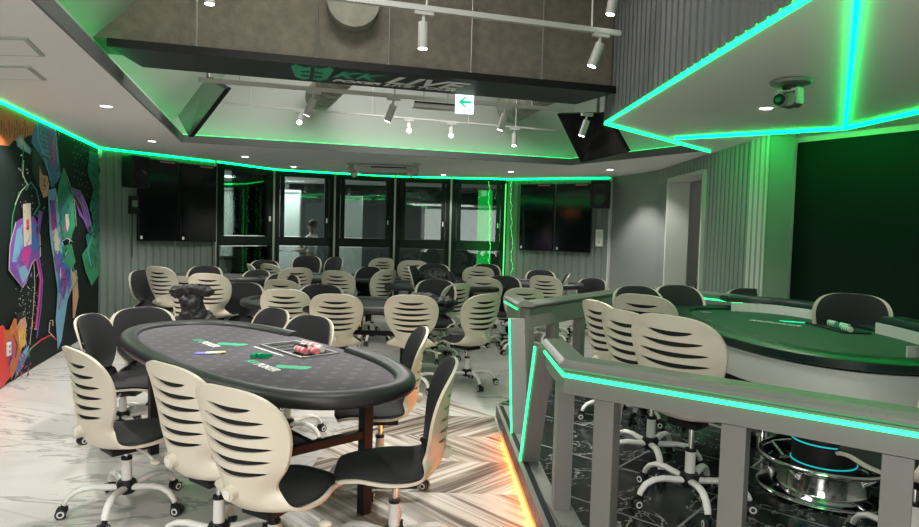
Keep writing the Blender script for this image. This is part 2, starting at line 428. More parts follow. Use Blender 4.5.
for i in (0, 1, 2):
    a, b = q3[i], q3[i+1]; dn = (b-a).normalized()
    n_ = Vector((-dn.y, dn.x, 0))*sgn
    up.prism([xy(a), xy(b), xy(b+n_*.08), xy(a+n_*.08)], CZ+.02, ZT)
struct(up.build('wall_upper', 'ceil2'))
struct(MB().prism([(-9, -2.2), (9, -2.2), (9, 16), (-9, 16)], ZT, ZT+.1).build('ceiling_upper', 'ceil2'))
# left upper bulkhead that slopes inward
a, b = q3[0], q3[1]; dn = (b-a).normalized(); n_ = Vector((dn.y, -dn.x, 0))
if (a+n_-cen).length > (a-cen).length: n_ = -n_
bm_ = MB()
p = [a+Vector((0, 0, 3.0)), b+Vector((0, 0, 3.0)), b+n_*1.5+Vector((0, 0, ZT)), a+n_*1.5+Vector((0, 0, ZT)), a+Vector((0, 0, ZT)), b+Vector((0, 0, ZT))]
bm_.quadpoly([p[0], p[1], p[2], p[3]]).quadpoly([p[0], p[3], p[4]]).quadpoly([p[1], p[5], p[2]])
struct(bm_.build('wall_upper_slope', 'ceil2'))
# slatted fascia on the two edges of the canopy
slats(C0, C1, CZ-.0, ZT, .11, .022, .048, 'slatR', 'wall_fascia_slats', side=1)
struct(MB().prism([xy(C0), xy(C1), (C1.x+.1, C1.y-.05), (C0.x+.1, C0.y)], CZ+.03, ZT).build('wall_fascia', 'lip'))
struct(MB().prism([xy(C1), xy(R4), (R4.x+.1, R4.y-.1), (C1.x+.1, C1.y-.1)], CZ+.03, ZT).build('wall_fascia', 'greywall'))

# LED lines set in the ceiling
def ledline(p, q, wdt, label, m='ledc', z=CZ, drop=.028):
    p, q = Vector((p[0], p[1], 0)), Vector((q[0], q[1], 0)); dd = (q-p).normalized(); n = Vector((-dd.y, dd.x, 0))*wdt/2
    o = MB().prism([xy(p+n), xy(q+n), xy(q-n), xy(p-n)], z-drop, z).build('led_strip', m)
    return tag(o, label, 'led strip', 'ceiling light lines')
cA = at(845, 127, CZ); cB = at(675, 137, CZ); cC = at(919, 110, CZ); cD = at(857, 0, CZ)
E1 = at(710, 150.5, CZ)
ledline(C0, C1, .018, 'long green light line on the lower edge of the slatted fascia', m='led')
ledline(C1, E1, .02, 'short green light line from the canopy corner to the slatted wall top', m='led')
ledline(cB, cA, .022, 'green ceiling light line above the slatted wall and green wall', m='ledx')
ledline(cA, cA+(cC-cA)*2.2, .022, 'green ceiling light line running to the right edge above the dark green wall', m='ledx')
ledline(cA, cA+(cD-cA)*1.6, .022, 'green ceiling light line coming towards the viewer past the ceiling camera')
# LED lines along wall tops
def walled(a, b, off, label, m='ledw'):  # wall top strip
    a, b = Vector((a[0], a[1], 0)), Vector((b[0], b[1], 0)); dd = (b-a).normalized(); n = Vector((dd.y, -dd.x, 0))
    o = MB().prism([xy(a+n*off), xy(b+n*off), xy(b+n*(off+.018)), xy(a+n*(off+.018))], CZ-.022, CZ).build('led_strip', m)
    tag(o, label, 'led strip', 'wall top light strips')
walled(K0, K1, .01, 'green light strip along the top of the mural wall')
walled(K1, K2, .03, 'green light strip above the left pair of wall screens')
walled(K4, K5, .03, 'green light strip above the right pair of wall screens')
for i in range(5): walled(WIN[i], WIN[i+1], .05, 'green light strip over the top of %s' % ['the leftmost window', 'the window second from the left', 'the middle window', 'the window second from the right', 'the rightmost window'][i], m='ledw')

# ------------------------------------------------------------------ windows
for i in range(5):
    a, b = Vector((WIN[i].x, WIN[i].y, 0)), Vector((WIN[i+1].x, WIN[i+1].y, 0)); dd = (b-a).normalized(); n = Vector((dd.y, -dd.x, 0))
    L = (b-a).length; rz = math.atan2(dd.y, dd.x)
    root = empty('window_%d' % (i+1), a, rz); struct(root)
    f = MB(); hz = 1.34
    f.box((.06, 0, CZ/2), (.10, .10, CZ), m='frame'); f.box((L-.06, 0, CZ/2), (.10, .10, CZ), m='frame')
    f.box((L/2, 0, hz), (L-.1, .10, .17), m='frame'); f.box((L/2, 0, CZ-.06), (L-.1, .1, .12), m='frame'); f.box((L/2, 0, .06), (L-.1, .1, .12), m='frame')
    f.box((.16, -.02, (hz+CZ)/2), (.08, .07, CZ-hz-.15), m='frame'); f.box((L-.16, -.02, (hz+CZ)/2), (.08, .07, CZ-hz-.15), m='frame')
    f.build('window_frame', None, root)
    g = MB(); g.box((L/2, .01, (hz+CZ)/2), (L-.2, .01, CZ-hz-.2)); g.box((L/2, .01, hz/2), (L-.2, .01, hz-.2)); g.build('window_glass', 'glass', root)
    MB().box((L-.16, -.07, hz+.42), (.02, .03, .09)).build('window_handle', 'white', root)
    if i < 5: MB().box((0, -.06, CZ/2), (.035, .06, CZ)).build('window_mullion', 'mull', root)

# added lit corridor beyond the glass, standing in for the panes' reflections
yb = 17.2
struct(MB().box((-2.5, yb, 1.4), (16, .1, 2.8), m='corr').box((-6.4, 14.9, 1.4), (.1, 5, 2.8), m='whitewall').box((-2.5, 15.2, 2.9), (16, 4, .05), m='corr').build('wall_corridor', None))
def beyond(px0, px1, z0, z1, D, name, m, label, cat):
    a, b = atD(px0, 235, D), atD(px1, 235, D)
    o = MB().box(((a.x+b.x)/2, D, (z0+z1)/2), (abs(b.x-a.x), .12, z1-z0), m=m, bev=.01)
    o.box(((a.x+b.x)/2, D-.07, z1-.06), (abs(b.x-a.x)*.9, .02, .04), m='steel')
    return tag(o.build(name, None), label, cat)
beyond(222, 243, 0, 2.5, 15.2, 'standin_panel', 'whitewall', 'tall white stand-in panel beyond the leftmost window', 'panel')
beyond(279, 300, 0, 2.5, 15.4, 'standin_panel', 'whitewall', 'tall white stand-in panel beyond the second window from the left', 'panel')
beyond(340, 362, 0, 2.4, 15.3, 'standin_panel', 'whitewall', 'tall white stand-in panel beyond the middle window', 'panel')
beyond(245, 270, .9, 1.5, 15.6, 'standin_shelf', 'whitewall', 'low white stand-in shelf unit beyond the leftmost window', 'shelf')
beyond(214, 240, 0, 1.02, 12.6, 'side_cabinet', 'outlet', 'white low cabinet behind the glass of the leftmost window', 'cabinet')
area('corridor_fill_light', (-5.2, 14.3, 2.7), .6, 25, (.95, .97, 1))  # unseen lights added to brighten the stand-in corridor
area('corridor_fill_light', (-4.2, 15.0, 2.7), 1.4, 75, (.95, .97, 1))
area('corridor_fill_light', (-1.6, 15.0, 2.7), 1.0, 20, (.95, .97, 1))

# ------------------------------------------------------------------ dais
DZ = .18
kp = [(.335, 5.25), (.45, 2.98), (2.0, 1.5), (K9.x-.05, 1.5), (K9.x-.05, K9.y), xy(K8), (XS-.06, K7.y), (XS-.06, 7.15), (2.35, 7.75), (1.55, 7.05)]
da = MB(); da.prism(kp, .09, DZ-.0); struct(da.build('floor_dais', 'dais'))
q_in = [(.47, 5.2), (.58, 3.04), (2.07, 1.62)]
ke = MB(); ke.prism([kp[0], kp[1], kp[2], q_in[2], q_in[1], q_in[0]], .085, DZ+.006)
struct(ke.build('trim_4', 'rail'))
ke = MB(); ke.prism([(.36, 5.2), (.475, 3.02), (.505, 3.03), (.39, 5.2)], DZ, DZ+.011); struct(ke.build('trim_5', 'black'))
s = MB(); s.prism([(.365, 5.0), (.478, 3.0), (1.6, 1.93), (1.62, 1.95), (.49, 3.01), (.377, 5.0)], .04, .075)
tag(s.build('led_strip', 'orange'), 'orange light strip under the edge of the raised platform step', 'led strip')

# ------------------------------------------------------------------ railings
RZ = 1.04
def railing(name, pts, posts, label, fas=.105, led=True, lean0=None, postw=.095, capw=.15, outer=1, ledm='ledrail', led_z=RZ-.085):
    """pts: plan corners; outer: +1 = left-hand side of the path carries the LED"""
    root = empty(name, (pts[0][0], pts[0][1], DZ), 0, label, 'railing', 'platform railings')
    o = Vector((pts[0][0], pts[0][1], DZ))
    P = [Vector((x, y, 0)) - Vector((o.x, o.y, 0)) for x, y in pts]
    h = capw/2; z = RZ-DZ
    MB().sweep([p+Vector((0, 0, z-.03)) for p in P], [(-h+.02, -.03), (h-.02, -.03), (h, -.015), (h, .0), (h-.015, .008), (h-.03, .018), (-h+.03, .018), (-h+.015, .008), (-h, 0), (-h, -.015)]).build('hand_rail', 'rail', root)
    MB().sweep([p+Vector((0, 0, z-.035-fas/2-.03)) for p in P], [(-.045, -fas/2), (.045, -fas/2), (.045, fas/2), (-.045, fas/2)]).build('fascia_panel', 'rail', root)
    s = -1 if outer > 0 else 1
    if led:
        MB().sweep([p+Vector((0, 0, led_z-DZ)) for p in P], [(s*.046, -.009), (s*.056, -.008), (s*.056, .008), (s*.046, .009)]).build('led_strip', ledm, root)
    for (x, y, rz) in posts:
        MB().box((x-o.x, y-o.y, (z-.07-fas)/2), (postw, .085, z-.07-fas), rz, bev=.003).build('post', 'rail', root)
    return root, o
# near railing
nA = Vector((.535, 3.52)); nB = Vector((.545, 2.98)); nC = at(650, 370, RZ); nD = at(919, 409, RZ)
nd = (Vector((nD.x+.05, nD.y+.0)) - nB).normalized(); nE = nB + nd*2.1
rz_n = math.atan2(nd.y, nd.x)
def on_rail(px):   # where the ray of this column meets the rail plane
    p = on_wall(px, 450, (nB.x, nB.y), (nE.x, nE.y)); return p
posts = []
for px in (606, 735, 899):
    p = on_rail(px); posts.append((p.x+.0, p.y, rz_n))
posts.append((nB.x+.01, nB.y+.25, PI/2))
last = nB+nd*1.95; posts.append((last.x, last.y, rz_n))
rail_n, o_n = railing('railing', [tuple(nA), tuple(nB), tuple(nE)], posts, 'grey painted railing nearest the viewer with teal light strip along its rail', outer=-1)
# leaning end board with LED edge
def end_board(root, o, top, bot, w0=.10, th=.03, led_side=-1):
    t, b = Vector(top)-o, Vector(bot)-o
    n = Vector((0, 1, 0)) if bot[1] > top[1] else Vector((0, -1, 0))
    bd = MB(); wv = Vector((w0, 0, 0)); tv = n*th
    vs = [b, b+wv, t+wv, t]; back = [v-tv for v in vs]
    bm = bd.bm; A = [bm.verts.new(v) for v in vs]; B = [bm.verts.new(v) for v in back]
    bm.faces.new(A); bm.faces.new(list(reversed(B)))
    for i in range(4): bm.faces.new((A[i], A[(i+1) % 4], B[(i+1) % 4], B[i]))
    bd.build('end_board', 'rail', root)
    MB().sweep([b+Vector((-.012, 0, 0)), t+Vector((-.012, 0, 0))], [(-.009, -.006), (.009, -.006), (.009, .006), (-.009, .006)], upv=Vector((1, 0, 0))).build('led_strip', 'ledrail', root)
tp = at(537, 349, .965); bt = at(522, 460, DZ+.01)
end_board(rail_n, o_n, (tp.x, tp.y, .975), (bt.x, bt.y, DZ+.008), .10)
# brace foot under the corner
MB().prism([(.49-o_n.x, 3.28-o_n.y), (.61-o_n.x, 3.28-o_n.y), (.63-o_n.x, 2.98-o_n.y), (.52-o_n.x, 3.02-o_n.y)], .005, .03).build('foot_plate', 'rail', rail_n)
# far railing
fA = Vector((.42, 5.35)); fB = Vector((.47, 4.95)); 
g1 = at(521, 301, RZ); g2 = at(612, 289, RZ)
fB = Vector((g1.x+.04, g1.y+.06)); fE = Vector((g2.x, g2.y)); fA = fB + Vector((-.07, .55)); fdv = (fE-fB).normalized(); rzf = math.atan2(fdv.y, fdv.x)
led_zz = .965
posts = [(fB.x+.03, fB.y+.03, rzf)]
for t in (.28, .58, .96):
    p = fB.lerp(fE, t); posts.append((p.x, p.y, rzf))
rail_f, o_f = railing('railing', [tuple(fB), tuple(fE)], posts, 'grey railing further off, behind the gap, its inner side lit dark green', outer=1, fas=.17, led=False)
MB().sweep([Vector((fA.x-.065, fA.y, led_zz))-o_f, Vector((fB.x-.065, fB.y-.02, led_zz))-o_f], [(-.005, -.007), (.005, -.007), (.005, .007), (-.005, .007)]).build('led_strip', 'ledrail', rail_f)
bl = at(513, 433, DZ+.01)
_v = lambda p, z: Vector((p.x, p.y, z))-o_f
MB().sweep([_v(fA, RZ-.03), _v(fB, RZ-.03)+Vector((0, -.05, 0))], [(-.075, -.02), (.075, -.02), (.075, 0), (.05, .018), (-.05, .018), (-.075, 0)]).build('hand_rail', 'rail', rail_f)
MB().sweep([_v(fA, RZ-.14), _v(fB, RZ-.14)], [(-.04, -.08), (.04, -.08), (.04, .08), (-.04, .08)]).build('fascia_panel', 'rail', rail_f)
tl = at(511, 320, .965)
end_board(rail_f, o_f, (tl.x, tl.y, .975), (bl.x, bl.y, DZ+.008), .10)
p0, p1 = Vector((2.35, 7.55)), Vector((2.98, 6.62))
rail_b, o_b = railing('railing', [tuple(p0), tuple(p1)], [(2.4, 7.45, -1), (2.9, 6.72, -1)], 'low railing at the back of the platform under the slatted wall with teal light', outer=-1, led=True)

# ------------------------------------------------------------------ chairs
def catmull(P, n):
    out = []; m = len(P)
    for i in range(n+1):
        t = i/n*(m-1); k = min(int(t), m-2); u = t-k
        p0 = P[max(k-1, 0)]; p1 = P[k]; p2 = P[k+1]; p3 = P[min(k+2, m-1)]
        out.append([.5*((2*b) + (-a+c)*u + (2*a-5*b+4*c-d)*u*u + (-a+3*b-3*c+d)*u**3) for a, b, c, d in zip(p0, p1, p2, p3)])
    return out
SP = [(.262, .452, .07, .0), (.258, .462, .15, .0), (.235, .472, .20, .0), (.16, .474, .232, .01), (.04, .464, .243, .02), (-.08, .456, .236, .03), (-.165, .468, .212, .045),
      (-.215, .51, .188, .05), (-.238, .575, .187, .05), (-.248, .65, .212, .05), (-.252, .73, .243, .047), (-.258, .80, .254, .040), (-.268, .86, .241, .030), (-.278, .905, .207, .018), (-.285, .932, .155, .009), (-.289, .946, .09, .003), (-.290, .951, .03, .0)]
SP = [(y, z if z < .46 else .46+(z-.46)*1.13, w*(1.06 if (z > .62 or z < .47) else .96), c) for y, z, w, c in SP]
SP = [(y, z-.03, w*(.93 if .47 < z < .62 else 1), c*(1.75 if z > .5 else 1.2)) for y, z, w, c in SP]
def shell_grid(NR, NC, wf, off, r0=0, r1=1, dome=0):
    P = catmull([list(p) for p in SP], 60); rows = []
    for j in range(NR+1):
        t = (r0+(r1-r0)*j/NR)*60; k = min(int(t), 59); u = t-k
        y, z, wd, cup = [a*(1-u)+b*u for a, b in zip(P[k], P[k+1])]
        ka, kb = max(k-1, 0), min(k+2, 60)
        ty, tz = P[kb][0]-P[ka][0], P[kb][1]-P[ka][1]; l = math.hypot(ty, tz); ty /= l; tz /= l
        ny, nz = tz, -ty                     # towards the sitter
        if ny*0+nz < 0 and z < .47: ny, nz = -ny, -nz
        if z >= .47 and ny < 0: ny, nz = -ny, -nz
        e = 1
        jj = j/NR
        if wf < 1 or r0 > 0 or r1 < 1:
            for edge, on in ((jj, r0 > 0), (1-jj, r1 < 1)):
                if on: q = min(1, edge/.14); e = min(e, math.sqrt(max(.0, 1-(1-q)**2))*.45+.55)
        row = []
        for i in range(NC+1):
            s = -1+2*i/NC; x = s*wd*wf*e; c = cup*s*s
            d_ = dome*(1-abs(s)**4)*min(1, 8*jj*(1-jj)+.2) if dome else 0
            row.append(Vector((x, y+ny*(c+off+d_), z+nz*(c+off+d_))))
        rows.append(row)
    return rows
def closed_grid(A, B):
    bm = bmesh.new(); VA = [[bm.verts.new(p) for p in r] for r in A]; VB = [[bm.verts.new(p) for p in r] for r in B]
    nr, nc = len(A)-1, len(A[0])-1
    for j in range(nr):
        for i in range(nc):
            bm.faces.new((VA[j][i], VA[j][i+1], VA[j+1][i+1], VA[j+1][i])); bm.faces.new((VB[j][i], VB[j+1][i], VB[j+1][i+1], VB[j][i+1]))
    for j in range(nr):
        bm.faces.new((VA[j][0], VA[j+1][0], VB[j+1][0], VB[j][0])); bm.faces.new((VA[j][nc], VB[j][nc], VB[j+1][nc], VA[j+1][nc]))
    for i in range(nc):
        bm.faces.new((VA[0][i], VB[0][i], VB[0][i+1], VA[0][i+1])); bm.faces.new((VA[nr][i], VA[nr][i+1], VB[nr][i+1], VB[nr][i]))
    return bm
def bm_obj(bm, name, m, parent, smooth=True):
    o = MB(); o.bm.free(); o.bm = bm
    return o.build(name, m, parent, smooth)

def make_chair():
    root = empty('swivel_chair', (0, 0, 0))
    A = shell_grid(54, 22, 1, .0); B = shell_grid(54, 22, 1, .014)
    sh = bm_obj(closed_grid(A, B), 'shell', 'shell', root)
    cut = MB()
    for zc, hw in ((.895, .130), (.842, .178), (.787, .198), (.732, .200), (.677, .185), (.624, .165)):
        top = []; bot = []; N = 16
        for k in range(N+1):
            s = -1+2*k/N; x = s*hw; bow = .014*s*s
            hh = .0132*math.sqrt(max(0, 1-s*s))**1.3
            top.append((x, zc+bow-.004+hh)); bot.append((x, zc+bow-.004-hh))
        poly = bot + top[::-1][1:-1]
        lo = [cut.bm.verts.new((x, -.45, z)) for x, z in poly]; hi = [cut.bm.verts.new((x, -.10, z)) for x, z in poly]; n = len(poly)
        cut.bm.faces.new(lo); cut.bm.faces.new(list(reversed(hi)))
        for i in range(n): cut.bm.faces.new((lo[i], hi[i], hi[(i+1) % n], lo[(i+1) % n]))
    co = cut.build('cutter', 'shell')
    md = sh.modifiers.new('b', 'BOOLEAN'); md.object = co; md.operation = 'DIFFERENCE'; md.solver = 'EXACT'
    dg = bpy.context.evaluated_depsgraph_get(); me = bpy.data.meshes.new_from_object(sh.evaluated_get(dg))
    sh.modifiers.clear(); old = sh.data; sh.data = me; bpy.data.objects.remove(co)
    me.materials.clear(); me.materials.append(M['shell'])
    for p in me.polygons: p.use_smooth = True
    me.set_sharp_from_angle(angle=math.radians(40))
    # cushions
    bc = bm_obj(closed_grid(shell_grid(24, 16, .89, .015, .49, .965), shell_grid(24, 16, .88, .020, .49, .965, .012)), 'back_cushion', 'mesh', root)
    sc = bm_obj(closed_grid(shell_grid(24, 16, .90, .012, .04, .50), shell_grid(24, 16, .87, .026, .04, .50, .022)), 'seat_cushion', 'mesh', root)
    # knob on the back
    MB().cyl((.0, -.222, .540), (0, -.260, .532), .034, .031, 20, m='shell').cyl((0, -.260, .532), (0, -.266, .531), .02, .02, 16, m='outlet').build('back_knob', None, root, smooth=True)
    MB().box((0, .01, .400), (.17, .24, .035), bev=.008).build('seat_bracket', 'black', root)
    lv = MB().tube([(.08, .02, .40), (.18, .03, .395), (.24, .035, .375)], .007, 8, m='white'); lv.sph((.265, .037, .365), .034, m='shell', sc=(1, .8, .35)); lv.build('height_lever', None, root, smooth=True)
    MB().cyl((0, 0, .26), (0, 0, .41), .014, seg=14, m='chrome').cyl((0, 0, .13), (0, 0, .285), .027, seg=18, m='white').cyl((0, 0, .285), (0, 0, .30), .029, seg=18, m='black').build('gas_lift', None, root, smooth=True)
    MB().lathe([(0, .095), (.04, .095), (.052, .11), (.052, .15), (.045, .165), (.028, .17), (.0, .17)], seg=20).build('base_hub', 'black', root, smooth=True)
    leg = None
    for k in range(5):
        a = 2*PI*k/5+.3
        if leg is None:
            path = [(0, .04, .13), (0, .10, .138), (0, .16, .147), (0, .22, .143), (0, .265, .122), (0, .292, .09), (0, .30, .070)]
            leg = MB().tube(path, .021, 10, scl=[1.1, 1.05, 1, .95, .9, .85, .8], flat=.75).build('leg', 'white', root, smooth=True)
            c = MB()
            c.cyl((0, .305, .045), (0, .305, .075), .009, seg=8, m='black')
            c.box((0, .305, .05), (.022, .05, .026), m='black', bev=.004)
            for sx in (-1, 1):
                c.cyl((sx*.009, .315, .0275), (sx*.027, .315, .0275), .0275, seg=20, m='wheel')
                c.cyl((sx*.0265, .315, .0275), (sx*.0285, .315, .0275), .0185, seg=18, m='white')
                c.cyl((sx*.028, .315, .0275), (sx*.0295, .315, .0275), .0105, seg=14, m='wheel')
            cs = c.build('caster', None, leg, smooth=True)
            leg.rotation_euler.z = a
        else:
            l2 = leg.copy(); COL.objects.link(l2); l2.parent = root; l2.rotation_euler.z = a
            c2 = cs.copy(); COL.objects.link(c2); c2.parent = l2
    return root
CH0 = make_chair(); CH_used = [False]
UP = ('shell', 'back_cushion', 'seat_cushion', 'back_knob', 'seat_bracket', 'height_lever')
def chair(px, py, phi, label, group='swivel chairs around the poker tables', z0=0, D=None, pos=None, lift=0, spin=None):
    """px,py: the top centre of the backrest in the photo; phi: the way the chair faces"""
    global CH0
    if CH_used[0]: r = copy_tree(CH0)
    else: r = CH0; CH_used[0] = True
    ph = math.radians(phi); dv = Vector((math.cos(ph), math.sin(ph), 0))
    if pos is None:
        if D is None: p = at(px, py, .965+z0+lift)
        else:
            p = atD(px, py, D); lift = max(-.08, min(.13, p.z-.965-z0))
        p = Vector((p.x, p.y, 0)) + dv*.285
    else: p = Vector((*pos, 0))
    r.location = (p.x, p.y, z0); r.rotation_euler = (0, 0, ph-PI/2)
    for ch in r.children:
        nm = ch.name.split('.')[0]
        ch.location.z = lift if nm in UP else 0
    k = spin if spin is not None else random.uniform(0, 1.2)
    i = 0
    for ch in r.children:
        if ch.name.split('.')[0] == 'leg': ch.rotation_euler.z = 2*PI*i/5 + k; i += 1
    tag(r, label, 'chair', group)
    return r

# ------------------------------------------------------------------ poker tables
def stadium(L, W, n=20, sq=1.0):
    r = W/2; s = L/2-r*sq; pts = []
    for k in range(n+1):
        a = -PI/2+PI*k/n; pts.append((s+r*sq*math.cos(a), r*math.sin(a)))
    for k in range(n+1):
        a = PI/2+PI*k/n; pts.append((-s+r*sq*math.cos(a), r*math.sin(a)))
    return pts
def superell(L, W, n=64, e=2.5):
    return [(L/2*math.copysign(abs(math.cos(a))**(2/e), math.cos(a)), W/2*math.copysign(abs(math.sin(a))**(2/e), math.sin(a))) for a in [2*PI*k/n for k in range(n)]]
def densify(pts, step=.06, closed=True):
    out = []
    n = len(pts)
    for i in range(n if closed else n-1):
        a, b = Vector((*pts[i], 0)), Vector((*pts[(i+1) % n], 0)); k = max(1, int((b-a).length/step))
        for j in range(k): out.append(a.lerp(b, j/k))
    return out
def poker_table(loc, rz, L, W, label, top=.85, gap=None, detail=True, felt='felt', group='oval poker tables'):
    root = empty('poker_table', loc, rz, label, 'table', group)
    ZT_ = top
    rw = .115
    MB().prism(superell(L-.14, W-.14), ZT_-.07, ZT_-.028).build('playing_surface', felt, root)
    pts = densify(superell(L-rw, W-rw))
    if gap:   # remove the span on the +y side around x in gap
        n = len(pts)
        idx = [i for i, p in enumerate(pts) if p.y > 0 and gap[0] < p.x < gap[1]]
        s = max(idx)+1; pts = [pts[(s+k) % n] for k in range(n-len(idx))]
    sec = []
    for k in range(14):
        a = 2*PI*k/14; sec.append((math.copysign(abs(math.cos(a))**.8, math.cos(a))*rw/2, math.copysign(abs(math.sin(a))**.8, math.sin(a))*.042))
    MB().sweep([p+Vector((0, 0, ZT_-.038)) for p in pts], sec, closed=not gap).build('padded_rail', 'leather', root, smooth=True)
    # folding legs and crossbars
    for sx in (-1, 1):
        x = sx*(L/2-.52)
        for sy in (-1, 1):
            MB().box((x, sy*(W/2-.30), (ZT_-.07)/2), (.06, .06, ZT_-.07), bev=.004).build('leg', 'black', root)
        MB().box((x, 0, .46), (.045, W-.6, .045)).build('crossbar', 'black', root); MB().box((x, 0, ZT_-.10), (.05, W-.5, .05)).build('crossbar', 'black', root)
    MB().box((0, -.06, .46), (L-1.1, .035, .05)).build('stretcher', 'black', root)
    MB().cyl((.12, .1, .0), (.12, .1, ZT_-.07), .035, seg=20).build('support_column', 'chrome', root, smooth=True)
    return root
TA = (Vector((-1.30, 3.97, 0)), math.radians(-46.4), 2.76, 1.17)
tA = poker_table(TA[0], TA[1], TA[2], TA[3], 'black padded oval poker table in the left foreground with plum grey cloth', gap=(-.34, .34))
# print on the cloth
fz = .85-.028+.0005
def logo_green(name, parent, loc, rz, sc, m='logog'):
    # ticket shaped emblem
    pts = [(-.5, .14), (-.42, .20), (-.12, .17), (0, .22), (.12, .17), (.42, .20), (.5, .14), (.44, -.12), (.3, -.2), (.06, -.16), (0, -.2), (-.06, -.16), (-.3, -.2), (-.44, -.12)]
    o = MB().prism([(x*sc, y*sc) for x, y in pts], 0, .002).build(name, m, parent); o.location = loc; o.rotation_euler.z = rz
    return o
for cx, cy in ((-.40, -.10), (.46, -.13)):
    logo_green('cloth_emblem', tA, (cx+.12, cy+.11, fz), .65, .21)
    text_mesh('KK', .075, 'cloth_lettering', 'logog', tA, Matrix.Translation((cx-.15, cy+.0, fz)) @ Matrix.Rotation(0, 4, 'Z'), .001, .2, bold=.002)
    text_mesh('POKER', .075, 'cloth_lettering', 'logow', tA, Matrix.Translation((cx+.03, cy, fz)) @ Matrix.Rotation(0, 4, 'Z'), .001, .2, bold=.002)
# chip tray
tr = empty('tray_anchor', (0, 0, 0)); bpy.data.objects.remove(tr)
ty = .27; tx = .13
trayc = MB()
for (x, y, sx, sy) in ((tx, ty-.125, .54, .018), (tx, ty+.125, .54, .018), (tx-.26, ty, .018, .25), (tx+.26, ty, .018, .25)): trayc.box((x, y, fz+.004), (sx, sy, .012), m='steel')
trayc.box((tx, ty, fz+.0015), (.52, .24, .003), m='black')
for k in range(5): trayc.box((tx-.2+k*.1, ty, fz+.004), (.006, .24, .006), m='black')
trayc.box((tx-.06, ty-.175, fz+.0008), (.38, .010, .0016), m='logow')
trayc.build('chip_tray', None, tA)
def w_of(t, v):
    return t[0] + Matrix.Rotation(t[1], 3, 'Z') @ Vector(v)
k = 0
for (x, y, n, mm, lab) in ((.12, .34, 9, 'chipp', 'row of pink chips at the back of the tray, left'), (.22, .35, 9, 'chipp', 'row of pink chips at the back of the tray, second'), (.26, .21, 10, 'chipp', 'row of pink chips at the front of the tray'), (.34, .26, 8, 'chipp', 'row of pink chips at the right end of the tray'), (.20, .285, 5, 'chipw', 'short row of white chips in the tray'), (.31, .325, 6, 'chipw', 'white chips beside the black ones in the tray')):
    st = MB(); dirx = 1
    for j in range(n):
        st.cyl((j*.011-.05, 0, .0), (j*.011-.0402, 0, .0), .02, seg=16, m=mm if j % 4 else 'chipw')
    p = w_of(TA, (x, y, fz+.026)); o = st.build('chip_row', None, loc=p, rz=TA[1]); tag(o, lab, 'poker chips', 'chips in the tray of the foreground table')
st = MB(); 
for j in range(7): st.cyl((j*.012, 0, 0), (j*.012+.011, 0, 0), .021, seg=16, m='black' if j % 2 else 'wheel')
tag(st.build('chip_row', None, loc=w_of(TA, (.13, .25, fz+.025)), rz=TA[1]+.3), 'dark row of chips in the middle of the tray', 'poker chips', 'chips in the tray of the foreground table')
g = MB()
for j, (x, y) in enumerate(((0, 0), (.035, .01), (.07, -.005), (.03, .035))): g.box((x, y, .014), (.03, .03, .028), .4*j, bev=.004)
g.box((.085, .02, .01), (.05, .012, .018), .6)
tag(g.build('dealer_token', 'glassg', loc=w_of(TA, (.22, -.08, fz)), rz=.2), 'small green glossy tokens beside the chip tray', 'tokens')
g = MB().box((0, 0, .003), (.085, .055, .006), m='cardb').box((.06, .012, .0055), (.085, .055, .005), .25, m='logow').box((.10, .02, .008), (.06, .045, .005), .3, m='cardy')
tag(g.build('card_packet', None, loc=w_of(TA, (-.08, -.26, fz)), rz=0.1), 'blue and yellow card packet lying on the foreground table cloth', 'cards')

PB = atD(348, 301, 7.15); poker_table((PB.x, PB.y, 0), math.radians(-4), 2.4, 1.15, 'black oval poker table in the middle of the room behind the foreground one', top=.80, felt='feltd')
PC = atD(215, 283, 9.6); poker_table((PC.x, 9.6, 0), math.radians(8), 1.9, 1.05, 'dark oval poker table on the left before the two wall screens', felt='feltd')
PE = atD(330, 276, 10.3); poker_table((PE.x, 10.3, 0), math.radians(12), 2.3, 1.2, 'dark poker table at the far end close to the windows', felt='gfelt')
PF = atD(530, 283, 10.2); poker_table((PF.x, 10.2, 0), math.radians(-12), 1.7, 1.0, 'dark poker table at the far right before the right pair of wall screens', felt='feltd')
PG = atD(440, 290, 9.2); poker_table((PG.x, 9.3, 0), math.radians(5), 1.9, 1.1, 'dark poker table covered by coats between middle table and windows', felt='feltd')

